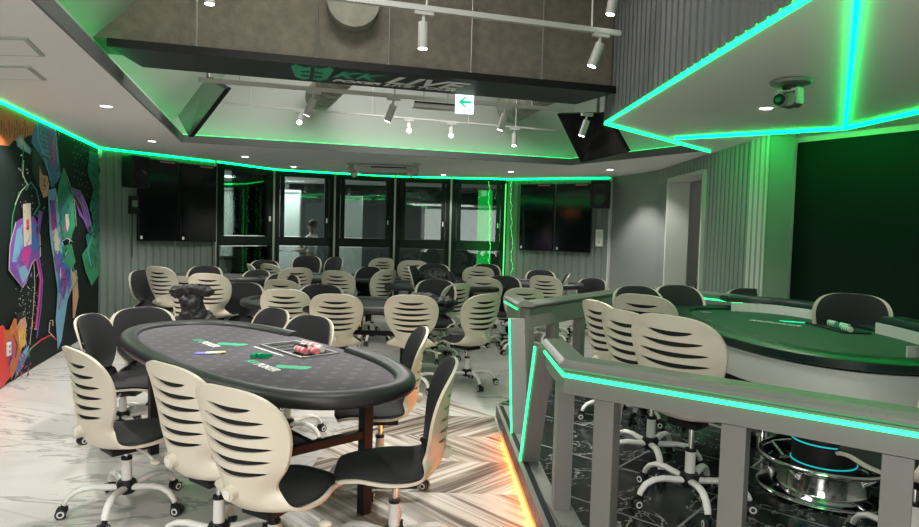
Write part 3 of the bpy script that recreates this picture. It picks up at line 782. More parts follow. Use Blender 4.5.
# final table on the dais
def final_table():
    L, W = 2.80, 1.56; top = .79
    c = Vector((2.50, 4.72, DZ)); rz = math.radians(-90)
    root = empty('feature_poker_table', c, rz, 'big dark green feature poker table with pale side band on the platform', 'table')
    MB().prism(superell(L-.2, W-.2, 64, 2.7), top-.06, top-.02).build('playing_surface', 'gfelt', root)
    pts = densify(superell(L-.2, W-.2, 64, 2.7)); n = len(pts)
    sec = [(-.10, -.02), (-.10, .010), (-.085, .022), (.07, .022), (.10, .010), (.10, -.035), (.07, -.045), (-.06, -.045)]
    MB().sweep([p+Vector((0, 0, top-.01)) for p in pts], sec, closed=True).build('padded_rail', 'grail', root, smooth=True)
    # raised arm rail on the far side with a gap for the dealer
    ar = [p for p in pts if p.y > .1 or p.x < -1.15]
    idx = [i for i, p in enumerate(pts) if (p.y > .0 and (p.x < .35 or p.x > .95))]
    seg = []; cur = []
    ang = lambda p: math.atan2(p.y, p.x)
    A = sorted([p for p in pts if p.y > .0 and p.x < -.42], key=lambda p: ang(p)); B = sorted([p for p in pts if p.y > .0 and p.x > .02], key=lambda p: ang(p))
    for grp in (A, B):
        q = [Vector((p.x*1.0, p.y*1.0, top+.075)) for p in grp]
        MB().sweep(q, [(-.10, .012), (-.085, .032), (.07, .032), (.10, .012), (.10, -.02), (-.10, -.02)]).build('arm_rail', 'grail', root, smooth=True)
        MB().sweep([Vector((p.x*.86, p.y*.82, top-.002)) for p in grp], [(-.006, -.02), (.006, -.02), (.006, .06), (-.006, .06)]).build('inner_band', 'silver', root)
    MB().sweep([Vector((p.x*1.04, p.y*1.07, top-.145)) for p in pts], [(-.012, -.10), (.012, -.10), (.012, .08), (-.012, .08)], closed=True).build('side_band', 'silver', root, smooth=True)
    MB().sweep([Vector((p.x*1.0, p.y*1.01, top-.27)) for p in pts], [(-.012, -.03), (.012, -.03), (.012, .03), (-.012, .03)], closed=True).build('lower_band', 'black', root, smooth=True)
    MB().prism(superell(L-.35, W-.35), top-.25, top-.06).build('table_body', 'black', root)
    # chip tray, cup marks, lettering
    t = MB(); t.box((-.12, .38, top-.016), (.52, .2, .012), m='black')
    t.build('chip_tray', None, root)
    for k in range(9):
        a = 2*PI*k/9+.2; x = math.cos(a)*(L/2-.28); y = math.sin(a)*(W/2-.22)
        if y > .3: continue
        r = MB(); r.lathe([(.036, .0), (.036, .006), (.05, .006), (.05, .0)], (x, y, top-.020), 20); r.cyl((x, y, top-.02), (x, y, top-.017), .035, seg=18); r.build('cup_holder', 'steel', root)
    logo_green('cloth_emblem', root, (-.45, .22, top-.0195), 1.2, .20, 'signg')
    text_mesh('KKPOKER', .09, 'cloth_lettering', 'logow', root, Matrix.Translation((-.35, .02, top-.0185)) @ Matrix.Rotation(.7, 4, 'Z'), .001, .2)
    return root, c, rz, top
ft, fc, frz, ftop = final_table()
def fw(v): return fc + Matrix.Rotation(frz, 3, 'Z') @ Vector(v)
for k, (x, y) in enumerate(((-.28, .44), (-.20, .40), (-.12, .44), (-.04, .40), (.04, .36))):
    st = MB()
    for j in range(8): st.cyl((j*.012, 0, 0), (j*.012+.011, 0, 0), .02, seg=14, m='chipw' if (j+k) % 2 else 'logog')
    tag(st.build('chip_row', None, loc=fw((x, y-.03, ftop+.010)), rz=frz), 'green and white chip row in the feature table tray, %s' % ['farthest left', 'second from the left', 'in the middle', 'second from the right', 'farthest right'][k], 'poker chips', 'chips in the feature table tray')
# pedestal: drum with light rings and chrome ring base
pc = at(815, 520, DZ)
pc = Vector((2.12, 3.62, DZ))
pr = empty('table_pedestal', pc, 0, 'round dark pedestal with teal light rings and chrome foot ring under the feature table', 'pedestal')
MB().lathe([(0, 0), (.165, 0), (.165, .50), (0, .50)], seg=48).build('drum', 'black', pr, smooth=True)
for z in (.17, .29, .41): MB().lathe([(.166, z), (.171, z), (.171, z+.007), (.166, z+.007)], seg=48, m='ledring').build('light_ring', None, pr)
MB().lathe([(.0, .002), (.33, .002), (.345, .012), (.33, .025), (.235, .03), (.23, .04), (.23, .135), (.0, .135)], seg=56).build('chrome_base', 'chrome', pr, smooth=True)
ring = [Vector((.33*math.cos(2*PI*k/40), .33*math.sin(2*PI*k/40), .19)) for k in range(40)]
MB().tube(ring, .016, 10, closed=True).build('foot_ring', 'chrome', pr, smooth=True)
for k in range(4):
    a = PI/2*k+.5; MB().cyl((.22*math.cos(a), .22*math.sin(a), .1), (.32*math.cos(a), .32*math.sin(a), .185), .012, seg=10).build('strut', 'chrome', pr, smooth=True)
# second, slim chrome column
cc = at(762, 440, DZ)
c2 = empty('table_column', (cc.x, cc.y, DZ), 0, 'slim chrome table column with round foot behind the platform pedestal', 'table leg')
MB().cyl((0, 0, .02), (0, 0, .50), .04, seg=24).build('column_tube', 'chrome', c2, smooth=True)
MB().lathe([(0, 0), (.24, 0), (.25, .01), (.08, .03), (0, .03)], seg=40).build('round_foot', 'chrome', c2, smooth=True)

# ------------------------------------------------------------------ place the chairs
G1 = 'chairs around the foreground poker table'; G2 = 'chairs around the middle poker table'; G3 = 'chairs of the far rows'; G4 = 'chairs on the raised platform'
chair(70, 352, 50, 'ivory slotted chair left of the foreground table, its black seat turned right', G1, spin=.2, D=3.3)
chair(84, 321, 4, 'chair nearest the mural with its black cushion showing, left end of foreground table', G1, D=4.8)
chair(139, 319, 318, 'chair facing the viewer behind the left corner of the foreground table', G1, D=5.3)
chair(163, 368, 54, 'ivory chair second from the left along the near side of the foreground table', G1)
chair(223, 392, 60, 'largest ivory slotted chair, nearest the viewer at the foreground table', G1, spin=.5, D=2.55)
chair(457, 364, 184, 'ivory chair seen sideways at the right end of the foreground table, nearer one', G1, spin=.9)
chair(427, 331, 190, 'ivory chair seen sideways half behind the right end of the foreground table', G1)
chair(279, 312, 228, 'black fronted chair peeping over the far rail of the foreground table, further left', G1, D=5.5)
chair(316, 318, 238, 'black fronted chair behind the chip tray of the foreground table', G1, D=5.0)
chair(283, 291, 88, 'ivory slotted chair at the left of the middle table near side', G2, D=6.55)
chair(335, 296, 92, 'ivory slotted chair at the centre of the middle table near side', G2, D=6.3)
chair(411, 297, 90, 'ivory slotted chair at the right of the middle table, before the coats', G2)
chair(488, 296, 132, 'green tinted ivory chair beside the end of the far railing, seat turned left', G2, spin=.35)
chair(243, 284, 285, 'black fronted chair at the left end of the middle table', G2, D=8.0)
chair(323, 286, 268, 'black fronted chair on the far side of the middle table, centre', G2)
chair(436, 281, 272, 'black fronted chair on the far side of the middle table, behind the coats', G2)
# left far rows
chair(156, 268, 68, 'tall ivory chair nearest the slatted wall under the left screens', G3, D=8.4)
chair(144, 271, 325, 'black fronted chair squeezed between slatted wall and the tall ivory chair', G3, D=8.9)
chair(172, 292, 40, 'ivory chair seen half from the side, left of the puffy black coat', G3, D=6.9)
chair(206, 275, 84, 'ivory chair with the puffy black coat hung over its back', G3, D=7.6)
chair(207, 267, 272, 'black fronted chair on the far side of the left table', G3, D=9.6)
chair(182, 278, 80, 'small part of an ivory chair showing between two larger ones by the left table', G3, D=8.4)
chair(279, 281, 75, 'ivory chair between the left and the middle table', G3, D=8.2)
chair(285, 275, 265, 'black fronted chair behind the ivory one between left and middle tables', G3, D=9.3)
chair(298, 269, 128, 'greenish ivory chair at the near side of the window table, left', G3, D=9.3)
chair(335, 272, 72, 'ivory chair at the near side of the window table, centre', G3, D=9.0)
chair(260, 271, 250, 'black fronted chair left of the window table', G3, D=9.9)
chair(267, 265, 55, 'ivory chair turned sideways at the left of the window table', G3, D=10.4)
chair(248, 265, 30, 'ivory chair seen edge on before the leftmost window', G3, D=10.6)
chair(266, 261, 270, 'black fronted ivory rimmed chair farthest left before the windows', G3, D=11.2)
chair(308, 256, 270, 'dark chair facing the viewer under the second window', G3, D=11.4)
chair(338, 258, 225, 'dark chair turned left under the mullion right of the second window', G3, D=11.4)
chair(372, 268, 240, 'dark chair at the right end of the window table', G3, D=10.2)
chair(384, 259, 125, 'pale chair standing close to the middle window', G3, D=11.9)
chair(389, 271, 148, 'ivory chair seen from behind at the right end of the window table', G3, D=8.9)
chair(413, 260, 90, 'greenish chair back right of the middle mullion, far side', G3, D=10.6)
chair(410, 266, 350, 'chair seen edge on, its black cushion facing right, near the dark coats', G3, D=9.0)
chair(434, 265, 270, 'chair under the heap of dark coats, only its rim showing', G3, D=9.9)
chair(461, 285, 138, 'ivory chair half hidden right of the coats', G3, D=8.3)
chair(483, 279, 80, 'ivory slotted chair in the row before the rightmost window', G3, D=9.0)
chair(479, 268, 92, 'ivory chair further back below the rightmost window', G3, D=10.6)
chair(486, 265, 270, 'black fronted chair closest to the green string lights', G3, D=11.3)
chair(503, 277, 272, 'black fronted chair right of the string lights', G3, D=9.4)
chair(543, 277, 55, 'ivory chair below the right pair of wall screens', G3, D=9.2)
chair(540, 271, 272, 'black fronted chair behind the far right table', G3, D=11.0)
chair(570, 275, 172, 'chair seen edge on at the right end of the far right table', G3, D=10.0)
chair(525, 290, 92, 'ivory chair just behind the far railing', G3, D=8.3)
chair(594, 282, 235, 'dark chair behind the far end of the railing', G3, D=10.6)
# dais
chair(593, 303, 20, 'ivory chair farthest left of the three backs along the near railing', G4, z0=DZ, D=4.8)
chair(620, 313, 26, 'ivory chair in the middle of the three backs along the near railing', G4, z0=DZ, D=3.85, spin=.4)
chair(667, 319, 40, 'largest ivory slotted chair on the platform, nearest the railing', G4, z0=DZ, D=3.2, spin=.2)
chair(633, 288, 290, 'dark chair at the far left of the platform', G4, z0=DZ)
chair(640, 297, 50, 'green lit chair back at the left end of the feature table', G4, z0=DZ)
chair(674, 287, 285, 'ivory rimmed dark chair behind the left end of the feature table', G4, z0=DZ)
chair(748, 300, 260, 'chair behind the feature table with only its ivory rim visible', G4, z0=DZ, D=6.9)
chair(852, 296, 240, 'large ivory rimmed dark chair before the dark green wall', G4, z0=DZ, D=5.0)
chair(0, 0, 110, 'ivory chair at the right edge, seat seen between railing posts', G4, z0=DZ, pos=(2.02, 2.75))

# ------------------------------------------------------------------ coats
def coat(name, path, label, rad=.12):
    mb = MB()
    for p, r, sc in path: mb.sph(p, r, sc=sc, seg=20)
    o = mb.build(name, 'cloth', smooth=True)
    rm = o.modifiers.new('r', 'REMESH'); rm.mode = 'VOXEL'; rm.voxel_size = .012
    tx = bpy.data.textures.new('folds', 'CLOUDS'); tx.noise_scale = .055
    dm = o.modifiers.new('d', 'DISPLACE'); dm.texture = tx; dm.strength = .06; dm.mid_level = .5
    dg = bpy.context.evaluated_depsgraph_get(); me = bpy.data.meshes.new_from_object(o.evaluated_get(dg)); o.modifiers.clear(); o.data = me
    for p in me.polygons: p.use_smooth = True
    return tag(o, label, 'coat')
c = atD(193, 285, 6.7)
coat('puffer_coat', [((c.x-.13, 6.68, .90), .075, (1.5, .9, .8)), ((c.x+.0, 6.66, .93), .075, (2.0, .9, .7)), ((c.x+.12, 6.68, .91), .075, (1.5, .9, .8)), ((c.x, 6.66, .80), .10, (1.3, .8, 1.1)), ((c.x+.03, 6.66, .66), .13, (1.1, .7, 1.1)), ((c.x+.10, 6.68, .54), .17, (1.1, .6, 1.0)), ((c.x-.06, 6.68, .52), .14, (1, .6, 1.1)), ((c.x+.20, 6.68, .46), .14, (1.1, .6, .9))], 'black puffy coat hung over an ivory chair back at the left table')
c = atD(438, 277, 9.2)
coat('coat_heap', [((c.x, 9.1, .92), .22, (1.2, .9, .7)), ((c.x+.16, 9.1, .84), .2, (1.2, .8, .7)), ((c.x-.1, 9.1, .80), .16, (1, .8, .7))], 'black coat heaped on a chair back before the second window from the right')
c = atD(428, 300, 6.95)
coat('coat_heap', [((c.x-.05, 6.95, .86), .13, (1.5, 1, .55)), ((c.x+.16, 6.92, .84), .11, (1.6, 1, .5)), ((c.x-.22, 6.95, .83), .09, (1.2, 1, .5))], 'dark jacket lying on the right end of the middle table')

# ------------------------------------------------------------------ wall screens and speakers
def screen_on(a, b, pxl, pxr, ytop, ybot, label, tw=.685):
    pm = on_wall((pxl+pxr)/2, (ytop+ybot)/2, a, b)
    dd = Vector((b[0]-a[0], b[1]-a[1], 0)).normalized(); n = Vector((dd.y, -dd.x, 0)); rz = math.atan2(dd.y, dd.x)
    l = on_wall(pxl, 235, a, b); r = on_wall(pxr, 235, a, b); wdt = (Vector((l.x, l.y, 0))-Vector((r.x, r.y, 0))).length
    zt = on_wall((pxl+pxr)/2, ytop, a, b).z; zb = on_wall((pxl+pxr)/2, ybot, a, b).z; h = zt-zb
    root = empty('wall_screen', (pm.x+n.x*.02, pm.y+n.y*.02, (zt+zb)/2), rz, label, 'television', 'upright wall screens')
    MB().box((0, -.05, 0), (wdt-.01, .05, h), bev=.006).build('screen_housing', 'black', root)
    MB().box((0, -.077, 0), (wdt-.035, .004, h-.03)).build('display_panel', 'screen', root)
    MB().box((0, -.01, 0), (wdt*.5, .04, h*.5)).build('wall_bracket', 'steel', root)
    MB().box((-wdt*.42, -.081, -h*.455), (.035, .003, .05)).build('screen_sticker', 'chipw', root)
    MB().box((wdt*.2, -.081, h*.478), (.24, .003, .02)).build('screen_label', 'chipp', root)
    return root
a, b = K1, K2
screen_on(a, b, 135.5, 176, 160, 241, 'upright black wall screen nearest the left speaker')
screen_on(a, b, 177.5, 214, 165, 241.5, 'upright black wall screen beside the leftmost window')
screen_on(K4, K5, 521, 555, 184.5, 250.5, 'upright black wall screen beside the green string lights')
screen_on(K4, K5, 556.5, 593, 184, 252, 'upright black wall screen beside the right speaker')
def speaker(a, b, px, y0, y1, wpx, label):
    dd = Vector((b[0]-a[0], b[1]-a[1], 0)).normalized(); n = Vector((dd.y, -dd.x, 0)); rz = math.atan2(dd.y, dd.x)
    p = on_wall(px, (y0+y1)/2, a, b); h = on_wall(px, y0, a, b).z-on_wall(px, y1, a, b).z; wd = h*.66
    root = empty('loudspeaker', p+n*.11, rz+.12, label, 'speaker', 'wall loudspeakers')
    MB().box((0, -.14, 0), (wd, .24, h), bev=.02).build('cabinet', 'black', root)
    MB().lathe([(0, 0), (.09, .0), (.10, .012), (.115, .012), (.115, 0)], seg=28).build('woofer', 'screen', root).matrix_local = Matrix.Translation((0, -.262, -h*.17)) @ Matrix.Rotation(PI/2, 4, 'X')
    MB().box((0, -.263, h*.27), (wd*.6, .01, h*.24), bev=.004).build('horn', 'screen', root)
    MB().box((0, 0, 0), (.08, .1, .2)).build('wall_bracket', 'black', root)
speaker(K1, K2, 127, 157, 188, 18, 'black loudspeaker left of the left wall screens')
speaker(K4, K5, 603, 182, 209, 16, 'black loudspeaker right of the right wall screens')
dd = (K2-K1).normalized(); n = Vector((dd.y, -dd.x, 0))
p = on_wall(131, 205, K1, K2)
o = MB().box((0, -.05, 0), (.13, .08, .28), m='black', bev=.008).box((0, -.093, .02), (.08, .005, .1), m='steel').cyl((-.02, -.05, -.14), (-.02, -.05, -.8), .006, m='black'); tag(o.build('control_box', None, loc=p+n*.03, rz=math.atan2(dd.y, dd.x)), 'small black control box with cable below the left speaker', 'control box')
dd = (K5-K4).normalized(); n = Vector((dd.y, -dd.x, 0))
p = on_wall(600, 238, K4, K5)
o = MB().box((0, -.02, 0), (.14, .03, .32), m='outlet', bev=.005).box((0, -.038, .05), (.09, .006, .1), m='whitewall').box((0, -.038, -.08), (.03, .008, .03), m='steel'); tag(o.build('switch_panel', None, loc=p+n*.03, rz=math.atan2(dd.y, dd.x)), 'pale switch panel on the wall right of the right screens', 'switch panel')

# ------------------------------------------------------------------ concrete beam, ducts, sign board, tracks
BZ = 2.90
bA, bB = at(107, 46, BZ), at(615, 93, BZ)
bd = (bB-bA).normalized(); bn = Vector((-bd.y, bd.x, 0)); brz = math.atan2(bd.y, bd.x)
p0 = at(100, 46, BZ)+bn*.16; p1 = at(619, 93, BZ)+bn*.16
cb = MB().prism([xy(p0-bd*.4), xy(p1), xy(p1+bn*.5), xy(p0-bd*.4+bn*.5)], 3.0, ZT)
struct(cb.build('wall_concrete_beam', 'concrete'))
for k in range(7):     # formwork joints and anchor holes
    t = .75+k*.70; q = p0+bd*t
    struct(MB().box((q.x-bn.x*.001, q.y-bn.y*.001, 3.75), (.010, .01, 1.48), brz).build('trim_joint', 'lip'))
for k in range(11):
    t = .25+k*.45; q = p0+bd*t-bn*.004
    o = MB().cyl(q+Vector((0, 0, 3.13)), q-bn*.012+Vector((0, 0, 3.13)), .018, seg=12); struct(o.build('trim_anchor', 'duct' if k % 3 else 'black'))
# ducts
def duct(px, z, D0, D1, r, label, lean=0):
    q = atD(px, 100, D1); q.z = z; p = q - Vector((lean-.22*(D1-D0), D1-D0, 0))
    root = empty('air_duct', p, 0, label, 'duct', 'round ceiling ducts')
    N = 24; L = (q-p).length
    MB().cyl((0, 0, 0), q-p, r, seg=36).build('pipe', 'duct', root, smooth=True)
    c = MB()
    for k in range(1, int(L/.28)):
        m_ = (q-p)*(k*.28/L); dn = (q-p).normalized()*.012; c.cyl(m_-dn, m_+dn, r+.006, seg=36)
    c.build('joint_bands', 'duct', root, smooth=True)
q = p0+bd*2.45
duct(349, 3.44, q.y-.35, q.y+.15, .21, 'round duct end emerging from the concrete beam')
duct(319, 3.42, 6.1, 9.0, .19, 'round duct behind the sign board on the left', -.5)
duct(512, 3.50, 6.9, 9.7, .24, 'round duct behind the sign board beside the arrow sign', 0)
# sign board
bw = .60
sb = empty('sign_board', bA+Vector((0, 0, 0)), brz, 'long dark hanging board with green and white lettering under the concrete beam', 'sign')
LB = (bB-bA).length
MB().prism([(0, 0), (LB, 0), (LB-.10, bw), (.12, bw)], 0, .05).build('board_panel', 'board', sb)
MB().prism([(0, -.012), (LB, -.012), (LB, 0), (0, 0)], -.005, .058).build('board_edge', 'black', sb)
def on_board(px, py):
    p = at(px, py, BZ) - bA; return (p.x*bd.x+p.y*bd.y, p.x*bn.x+p.y*bn.y)
flip = Matrix.Rotation(PI, 4, 'X')
def btext(txt, px0, px1, py, hgt, m, name='board_lettering', v=None):
    x0, _ = on_board(px0, py); x1, v0 = on_board(px1, py); vv = v if v is not None else on_board((px0+px1)/2, py)[1]
    o = text_mesh(txt, .3, name, m, sb, Matrix.Identity(4), .002, .35, bold=.006)
    xs = [q.co.x for q in o.data.vertices]; ys = [q.co.y for q in o.data.vertices]
    sx = (x1-x0)/(max(xs)-min(xs)); sy = hgt/(max(ys)-min(ys))
    for q in o.data.vertices: q.co.x = (q.co.x-(max(xs)+min(xs))/2)*sx; q.co.y = (q.co.y-(max(ys)+min(ys))/2)*sy
    o.matrix_local = Matrix.Translation(((x0+x1)/2, vv, -.003)) @ flip
    return o
btext('KK', 333, 384, 76, .22, 'logog', v=.23)
btext('LIVE', 384, 471, 84, .26, 'logow', v=.26)
btext('POKER LIVE TOUR', 331, 462, 85, .085, 'logow', v=.45)
x0, _ = on_board(291, 73); x1, _ = on_board(332, 76)
sc = x1-x0
e = MB().prism([((x)*sc, -y*1.1) for x, y in [(-.5, .2), (-.4, .26), (-.15, .18), (0, .26), (.15, .18), (.4, .26), (.5, .2), (.4, -.12), (.22, -.2), (0, -.16), (-.22, -.2), (-.4, -.12)]], -.004, 0)
o = e.build('board_emblem', 'logog', sb); o.location = ((x0+x1)/2, .30, 0)
e = MB()
for sx in (-1, 1):
    e.box((sx*.17*sc*.95, -.08, -.006), (.20*sc, .035, .004), sx*.5); e.box((sx*.17*sc*.95, .07, -.006), (.20*sc, .035, .004), -sx*.5)
e.box((0, 0, -.006), (.03, .5, .004))
o = e.build('emblem_marks', 'board', sb); o.location = ((x0+x1)/2, .30, 0)
for px in (199, 318, 397, 496, 590):
    x, _ = on_board(px, 60)
    MB().cyl((x, .03, .05), (x, .03, ZT-BZ), .006, seg=8, m='steel').cyl((x, .03, .05), (x, .03, .075), .02, seg=10, m='steel').build('suspension_rod', None, sb)

def spot(root, loc, aim, name='spot_head', lit=True, L=.17, r=.035, em='lamp'):
    d = Vector(aim).normalized(); p = Vector(loc)
    o = MB().cyl(p, p+d*L, r, seg=20, m='lampw').cyl(p+d*(L-.001), p+d*(L+.002), r*.85, seg=20, m=em).cyl(p+Vector((0, 0, .06)), p+d*.05, .012, seg=8, m='lampw')
    return o.build(name, None, root, smooth=True)
def track(p, q, label, heads, sz=.035, hang=None):
    p, q = Vector(p), Vector(q); root = empty('track_rail', p, 0, label, 'track light')
    dd = (q-p); L = dd.length; rz = math.atan2(dd.y, dd.x)
    MB().sweep([Vector((0, 0, 0)), dd], [(-sz/2, -sz/2), (sz/2, -sz/2), (sz/2, sz/2), (-sz/2, sz/2)]).build('rail_bar', 'lampw', root)
    for t, aim, on in heads:
        spot(root, dd*t+Vector((0, 0, -.09)), aim, em='lamp' if on else 'outlet')
        MB().box(dd*t+Vector((0, 0, -.028)), (.13, .03, .03), rz).build('adapter', 'lampw', root)
    for t in (hang or ()):
        MB().cyl(dd*t, dd*t+Vector((0, 0, ZT-p.z)), .007, seg=8).build('suspension_rod', 'lampw', root)
# foreground track
tp0, tp1 = atD(326, -4, 4.1), atD(620, 33.5, 4.75)
track(tp0, tp1, 'white spotlight track hanging nearest the viewer below the concrete', [((417-326)/294*.97, (0.0, .02, -1), 1), ((598-326)/294, (-.35, .05, -1), 1)], hang=(.31, .89))
tq0, tq1 = atD(170, -40, 4.3), atD(240, -33, 4.4)
track(tq0, tq1, 'spotlight hanging at the very top left from a short track', [(.56, (0, 0.02, -1), 1)])
tq0, tq1 = atD(590, -26, 4.6), atD(640, -19, 4.7)
track(tq0, tq1, 'spotlight hanging at the top beside the slatted fascia', [(.5, (-.15, 0.02, -1), 1)])
# far thin track with lit spots
tt0, tt1 = atD(214, 102, 8.3), atD(562, 131, 8.8)
track(tt0, tt1, 'thin far track with small spotlights under the raised ceiling', [((297-214)/348, (.1, -.8, -.6), 1), ((404-214)/348, (.1, -.9, -.6), 1), ((447-214)/348, (0, -.8, -.7), 1), ((512-214)/348, (0, -.2, -1), 1)], sz=.022, hang=(.10, .44, .72, .86))
# track behind the board
tb0, tb1 = bA+bd*.5+bn*1.0+Vector((0, 0, .02)), bA+bd*(LB-.05)+bn*1.0+Vector((0, 0, .02))
TL = (tb1-tb0).length
def tpar(px):   # parameter along the track for a photo column
    p = on_wall(px, 90, tb0, tb1); return ((p.x-tb0.x)*bd.x+(p.y-tb0.y)*bd.y)/TL
track(tb0, tb1, 'white spotlight track just behind the dark sign board', [(tpar(314), (-.45, .1, -1), 1), (tpar(394), (-.4, .1, -1), 1), (tpar(506), (-.3, .1, -1), 1), (tpar(588), (-.3, .1, -1), 1)], hang=(.1, .5, .9))
# real light of the spots
def spotlight(loc, aim, power, ang=60, col=(1, .96, .9)):
    l = bpy.data.lights.new('spot_beam', 'SPOT'); l.energy = power; l.spot_size = math.radians(ang); l.spot_blend = .5; l.shadow_soft_size = .04; l.color = col
    o = bpy.data.objects.new('spot_beam', l); COL.objects.link(o); o.location = loc
    o.rotation_euler = Vector(aim).to_track_quat('-Z', 'Y').to_euler()
P_ = lambda a, b, t: a+(b-a)*t
spotlight(P_(tp0, tp1, .30)+Vector((0, 0, -.33)), (0, .02, -1), 120, 70)
spotlight(P_(tp0, tp1, .93)+Vector((-.08, 0, -.33)), (-.35, .05, -1), 120, 70)
spotlight(P_(atD(170, -40, 4.3), atD(240, -33, 4.4), .56)+Vector((0, 0, -.33)), (-.2, .02, -1), 160, 75)
spotlight(P_(tt0, tt1, .24)+Vector((.05, -.25, -.25)), (.1, -.8, -.6), 60, 60)
spotlight(P_(tt0, tt1, .55)+Vector((.05, -.25, -.25)), (.1, -.9, -.6), 60, 60)

# arrow sign
p = at(464.5, 104, 3.02); p = atD(464.5, 104, 6.2)
sg = empty('exit_sign', p, brz*.6, 'lit white exit direction sign with a green left arrow hanging below the board', 'sign')
wS = .175
MB().box((0, 0, 0), (wS, .04, wS*1.05), bev=.004, m='signw').build('sign_box', None, sg)
ar = MB(); 
arp = [(-.36, .08), (-.02, .36), (.12, .36), (-.10, .15), (.36, .15), (.36, .01), (-.10, .01), (.12, -.2), (-.02, -.2)]
lo = [ar.bm.verts.new((x*wS, -.0215, y*wS)) for x, y in arp]; hi = [ar.bm.verts.new((x*wS, -.0235, y*wS)) for x, y in arp]; n_p = len(arp)
ar.bm.faces.new(lo); ar.bm.faces.new(list(reversed(hi)))
for i in range(n_p): ar.bm.faces.new((lo[i], lo[(i+1) % n_p], hi[(i+1) % n_p], hi[i]))
ar.build('arrow', 'signg', sg)
text_mesh('B1', .05, 'sign_lettering', 'signg', sg, Matrix.Translation((.055, -.022, -.065)) @ Matrix.Rotation(PI/2, 4, 'X'), .001)
for sx in (-1, 1): MB().cyl((sx*.06, 0, .09), (sx*.06, 0, .35), .006, seg=8).build('suspension_rod', 'steel', sg)
# hanging ventilation unit left of the sign
p = atD(434, 107, 7.4)
v = empty('ceiling_vent', p, brz, 'narrow white slot vent hung behind the sign board', 'vent')
MB().box((0, 0, 0), (.50, .12, .05), m='lampw', bev=.005).box((0, -.061, .03), (.48, .004, .02), m='black').build('vent_body', None, v)
for x in (-.12, .16): MB().cyl((x, 0, .02), (x, 0, .4), .006, seg=8).build('suspension_rod', 'steel', v)

# tilted hanging monitors
def monitor(corners, thick, label, face='screen'):
    A = [Vector(c) for c in corners]; o = sum(A, Vector())/4
    root = empty('hanging_monitor', o, 0, label, 'television', 'tilted hanging monitors')
    nn = (A[1]-A[0]).cross(A[3]-A[0]).normalized()
    if nn.dot(Vector((0, 0, H))-Vector((0, 0, 0)) - o + Vector((0, 0, 0))) < 0: nn = -nn
    def pr(k0, k1, sc): 
        mb = MB(); F_ = [mb.bm.verts.new((a-o)*sc+nn*k0) for a in A]; B_ = [mb.bm.verts.new((a-o)*sc+nn*k1) for a in A]
        mb.bm.faces.new(F_); mb.bm.faces.new(list(reversed(B_)))
        for i in range(4): mb.bm.faces.new((F_[i], F_[(i+1) % 4], B_[(i+1) % 4], B_[i]))
        return mb
    pr(0, -thick, 1).build('housing', 'black', root); pr(.003, 0, .97).build('display_panel', face, root)
    pr(-thick, -thick-.07, .45).build('rear_cover', 'black', root)
    t = Vector((0, 0, 0))-nn*(thick+.05)
    MB().cyl(t, t+Vector((0, 0, ZT-o.z-.0)), .02, seg=12).build('ceiling_pole', 'steel', root, smooth=True)
    return root
def facing_rect(c, w_, h_, yaw, tilt, spin):
    R = Matrix.Rotation(yaw, 3, 'Z') @ Matrix.Rotation(tilt, 3, 'X') @ Matrix.Rotation(spin, 3, 'Y')
    return [Vector(c)+R @ Vector((x*w_/2, 0, z*h_/2)) for x, z in ((-1, -1), (1, -1), (1, 1), (-1, 1))]
D_ = 8.0
monitor([atD(188, 137.5, 8.0), atD(225, 88, 6.9), atD(223, 77, 6.6), atD(172, 119, 7.5)][0:0] or [atD(189, 137, 8.1), atD(226, 88, 6.95), atD(207, 77, 7.15), atD(178, 116, 8.35)], .06, 'tilted monitor with pale painted-in reflections hanging at the left of the raised ceiling', 'screenr')
monitor([atD(581, 163, 8.6), atD(628, 152, 8.0), atD(606, 113, 8.0), atD(557, 114, 8.6)], .06, 'tilted glossy black monitor hanging beside the slatted fascia corner')

# ------------------------------------------------------------------ ceiling fittings
for i, (px, py, lab) in enumerate(((106, 106, 'over the mural side, nearest the viewer'), (152, 141, 'near the left corner of the raised ceiling'), (245, 156.5, 'before the leftmost window'), (293.5, 166.5, 'before the second window'), (443.5, 174.7, 'before the fourth window'), (511, 171.5, 'above the string lights'), (610, 169.5, 'right of the right speaker'), (766, 108, 'beside the ceiling camera'))):
    p = at(px, py, CZ)
    r = empty('downlight', (p.x, p.y, CZ), 0, 'small round recessed downlight '+lab, 'downlight', 'recessed downlights')
    MB().lathe([(.048, -.002), (.062, -.008), (.064, -.001), (.064, 0)], seg=24).build('trim_ring', 'white', r, smooth=True)
    MB().cyl((0, 0, -.004), (0, 0, -.001), .048, seg=24).build('lamp_lens', 'lamp', r)
    spotlight((p.x, p.y, CZ-.03), (0, 0, -1), (110, 110, 60, 60, 60, 60, 90, 40)[i], 110, (1, .95, .88))
# unseen neighbours of those downlights, above and behind the viewer
for x, y, pw in ((-3.2, 3.2, 80), (-3.2, 1.0, 70), (.0, -.6, 90), (3.0, 1.0, 25), (-3.9, 6.0, 110), (2.6, 9.4, 50)): spotlight((x, y, CZ-.03), (0, 0, -1), pw, 120, (1, .95, .88))
# ceiling hatches
for (pts, lab) in (([(-20, 36), (27, 37), (45, 55), (-20, 53)], 'white slot air vent in the ceiling at the far left, nearer one'), ([(-20, 65), (30, 66), (47, 79), (-20, 77)], 'faint ceiling access panel below the slot vent at the far left')):
    q = [at(x, y, CZ) for x, y in pts]; c = sum(q, Vector())/4
    mb = MB(); mb.prism([xy(v-c) for v in q], -.012, .0, m='lampw'); mb.prism([xy((v-c)*.85) for v in q], -.016, -.012, m='ceil')
    tag(mb.build('ceiling_vent', None, loc=(c.x, c.y, CZ)), lab, 'vent')
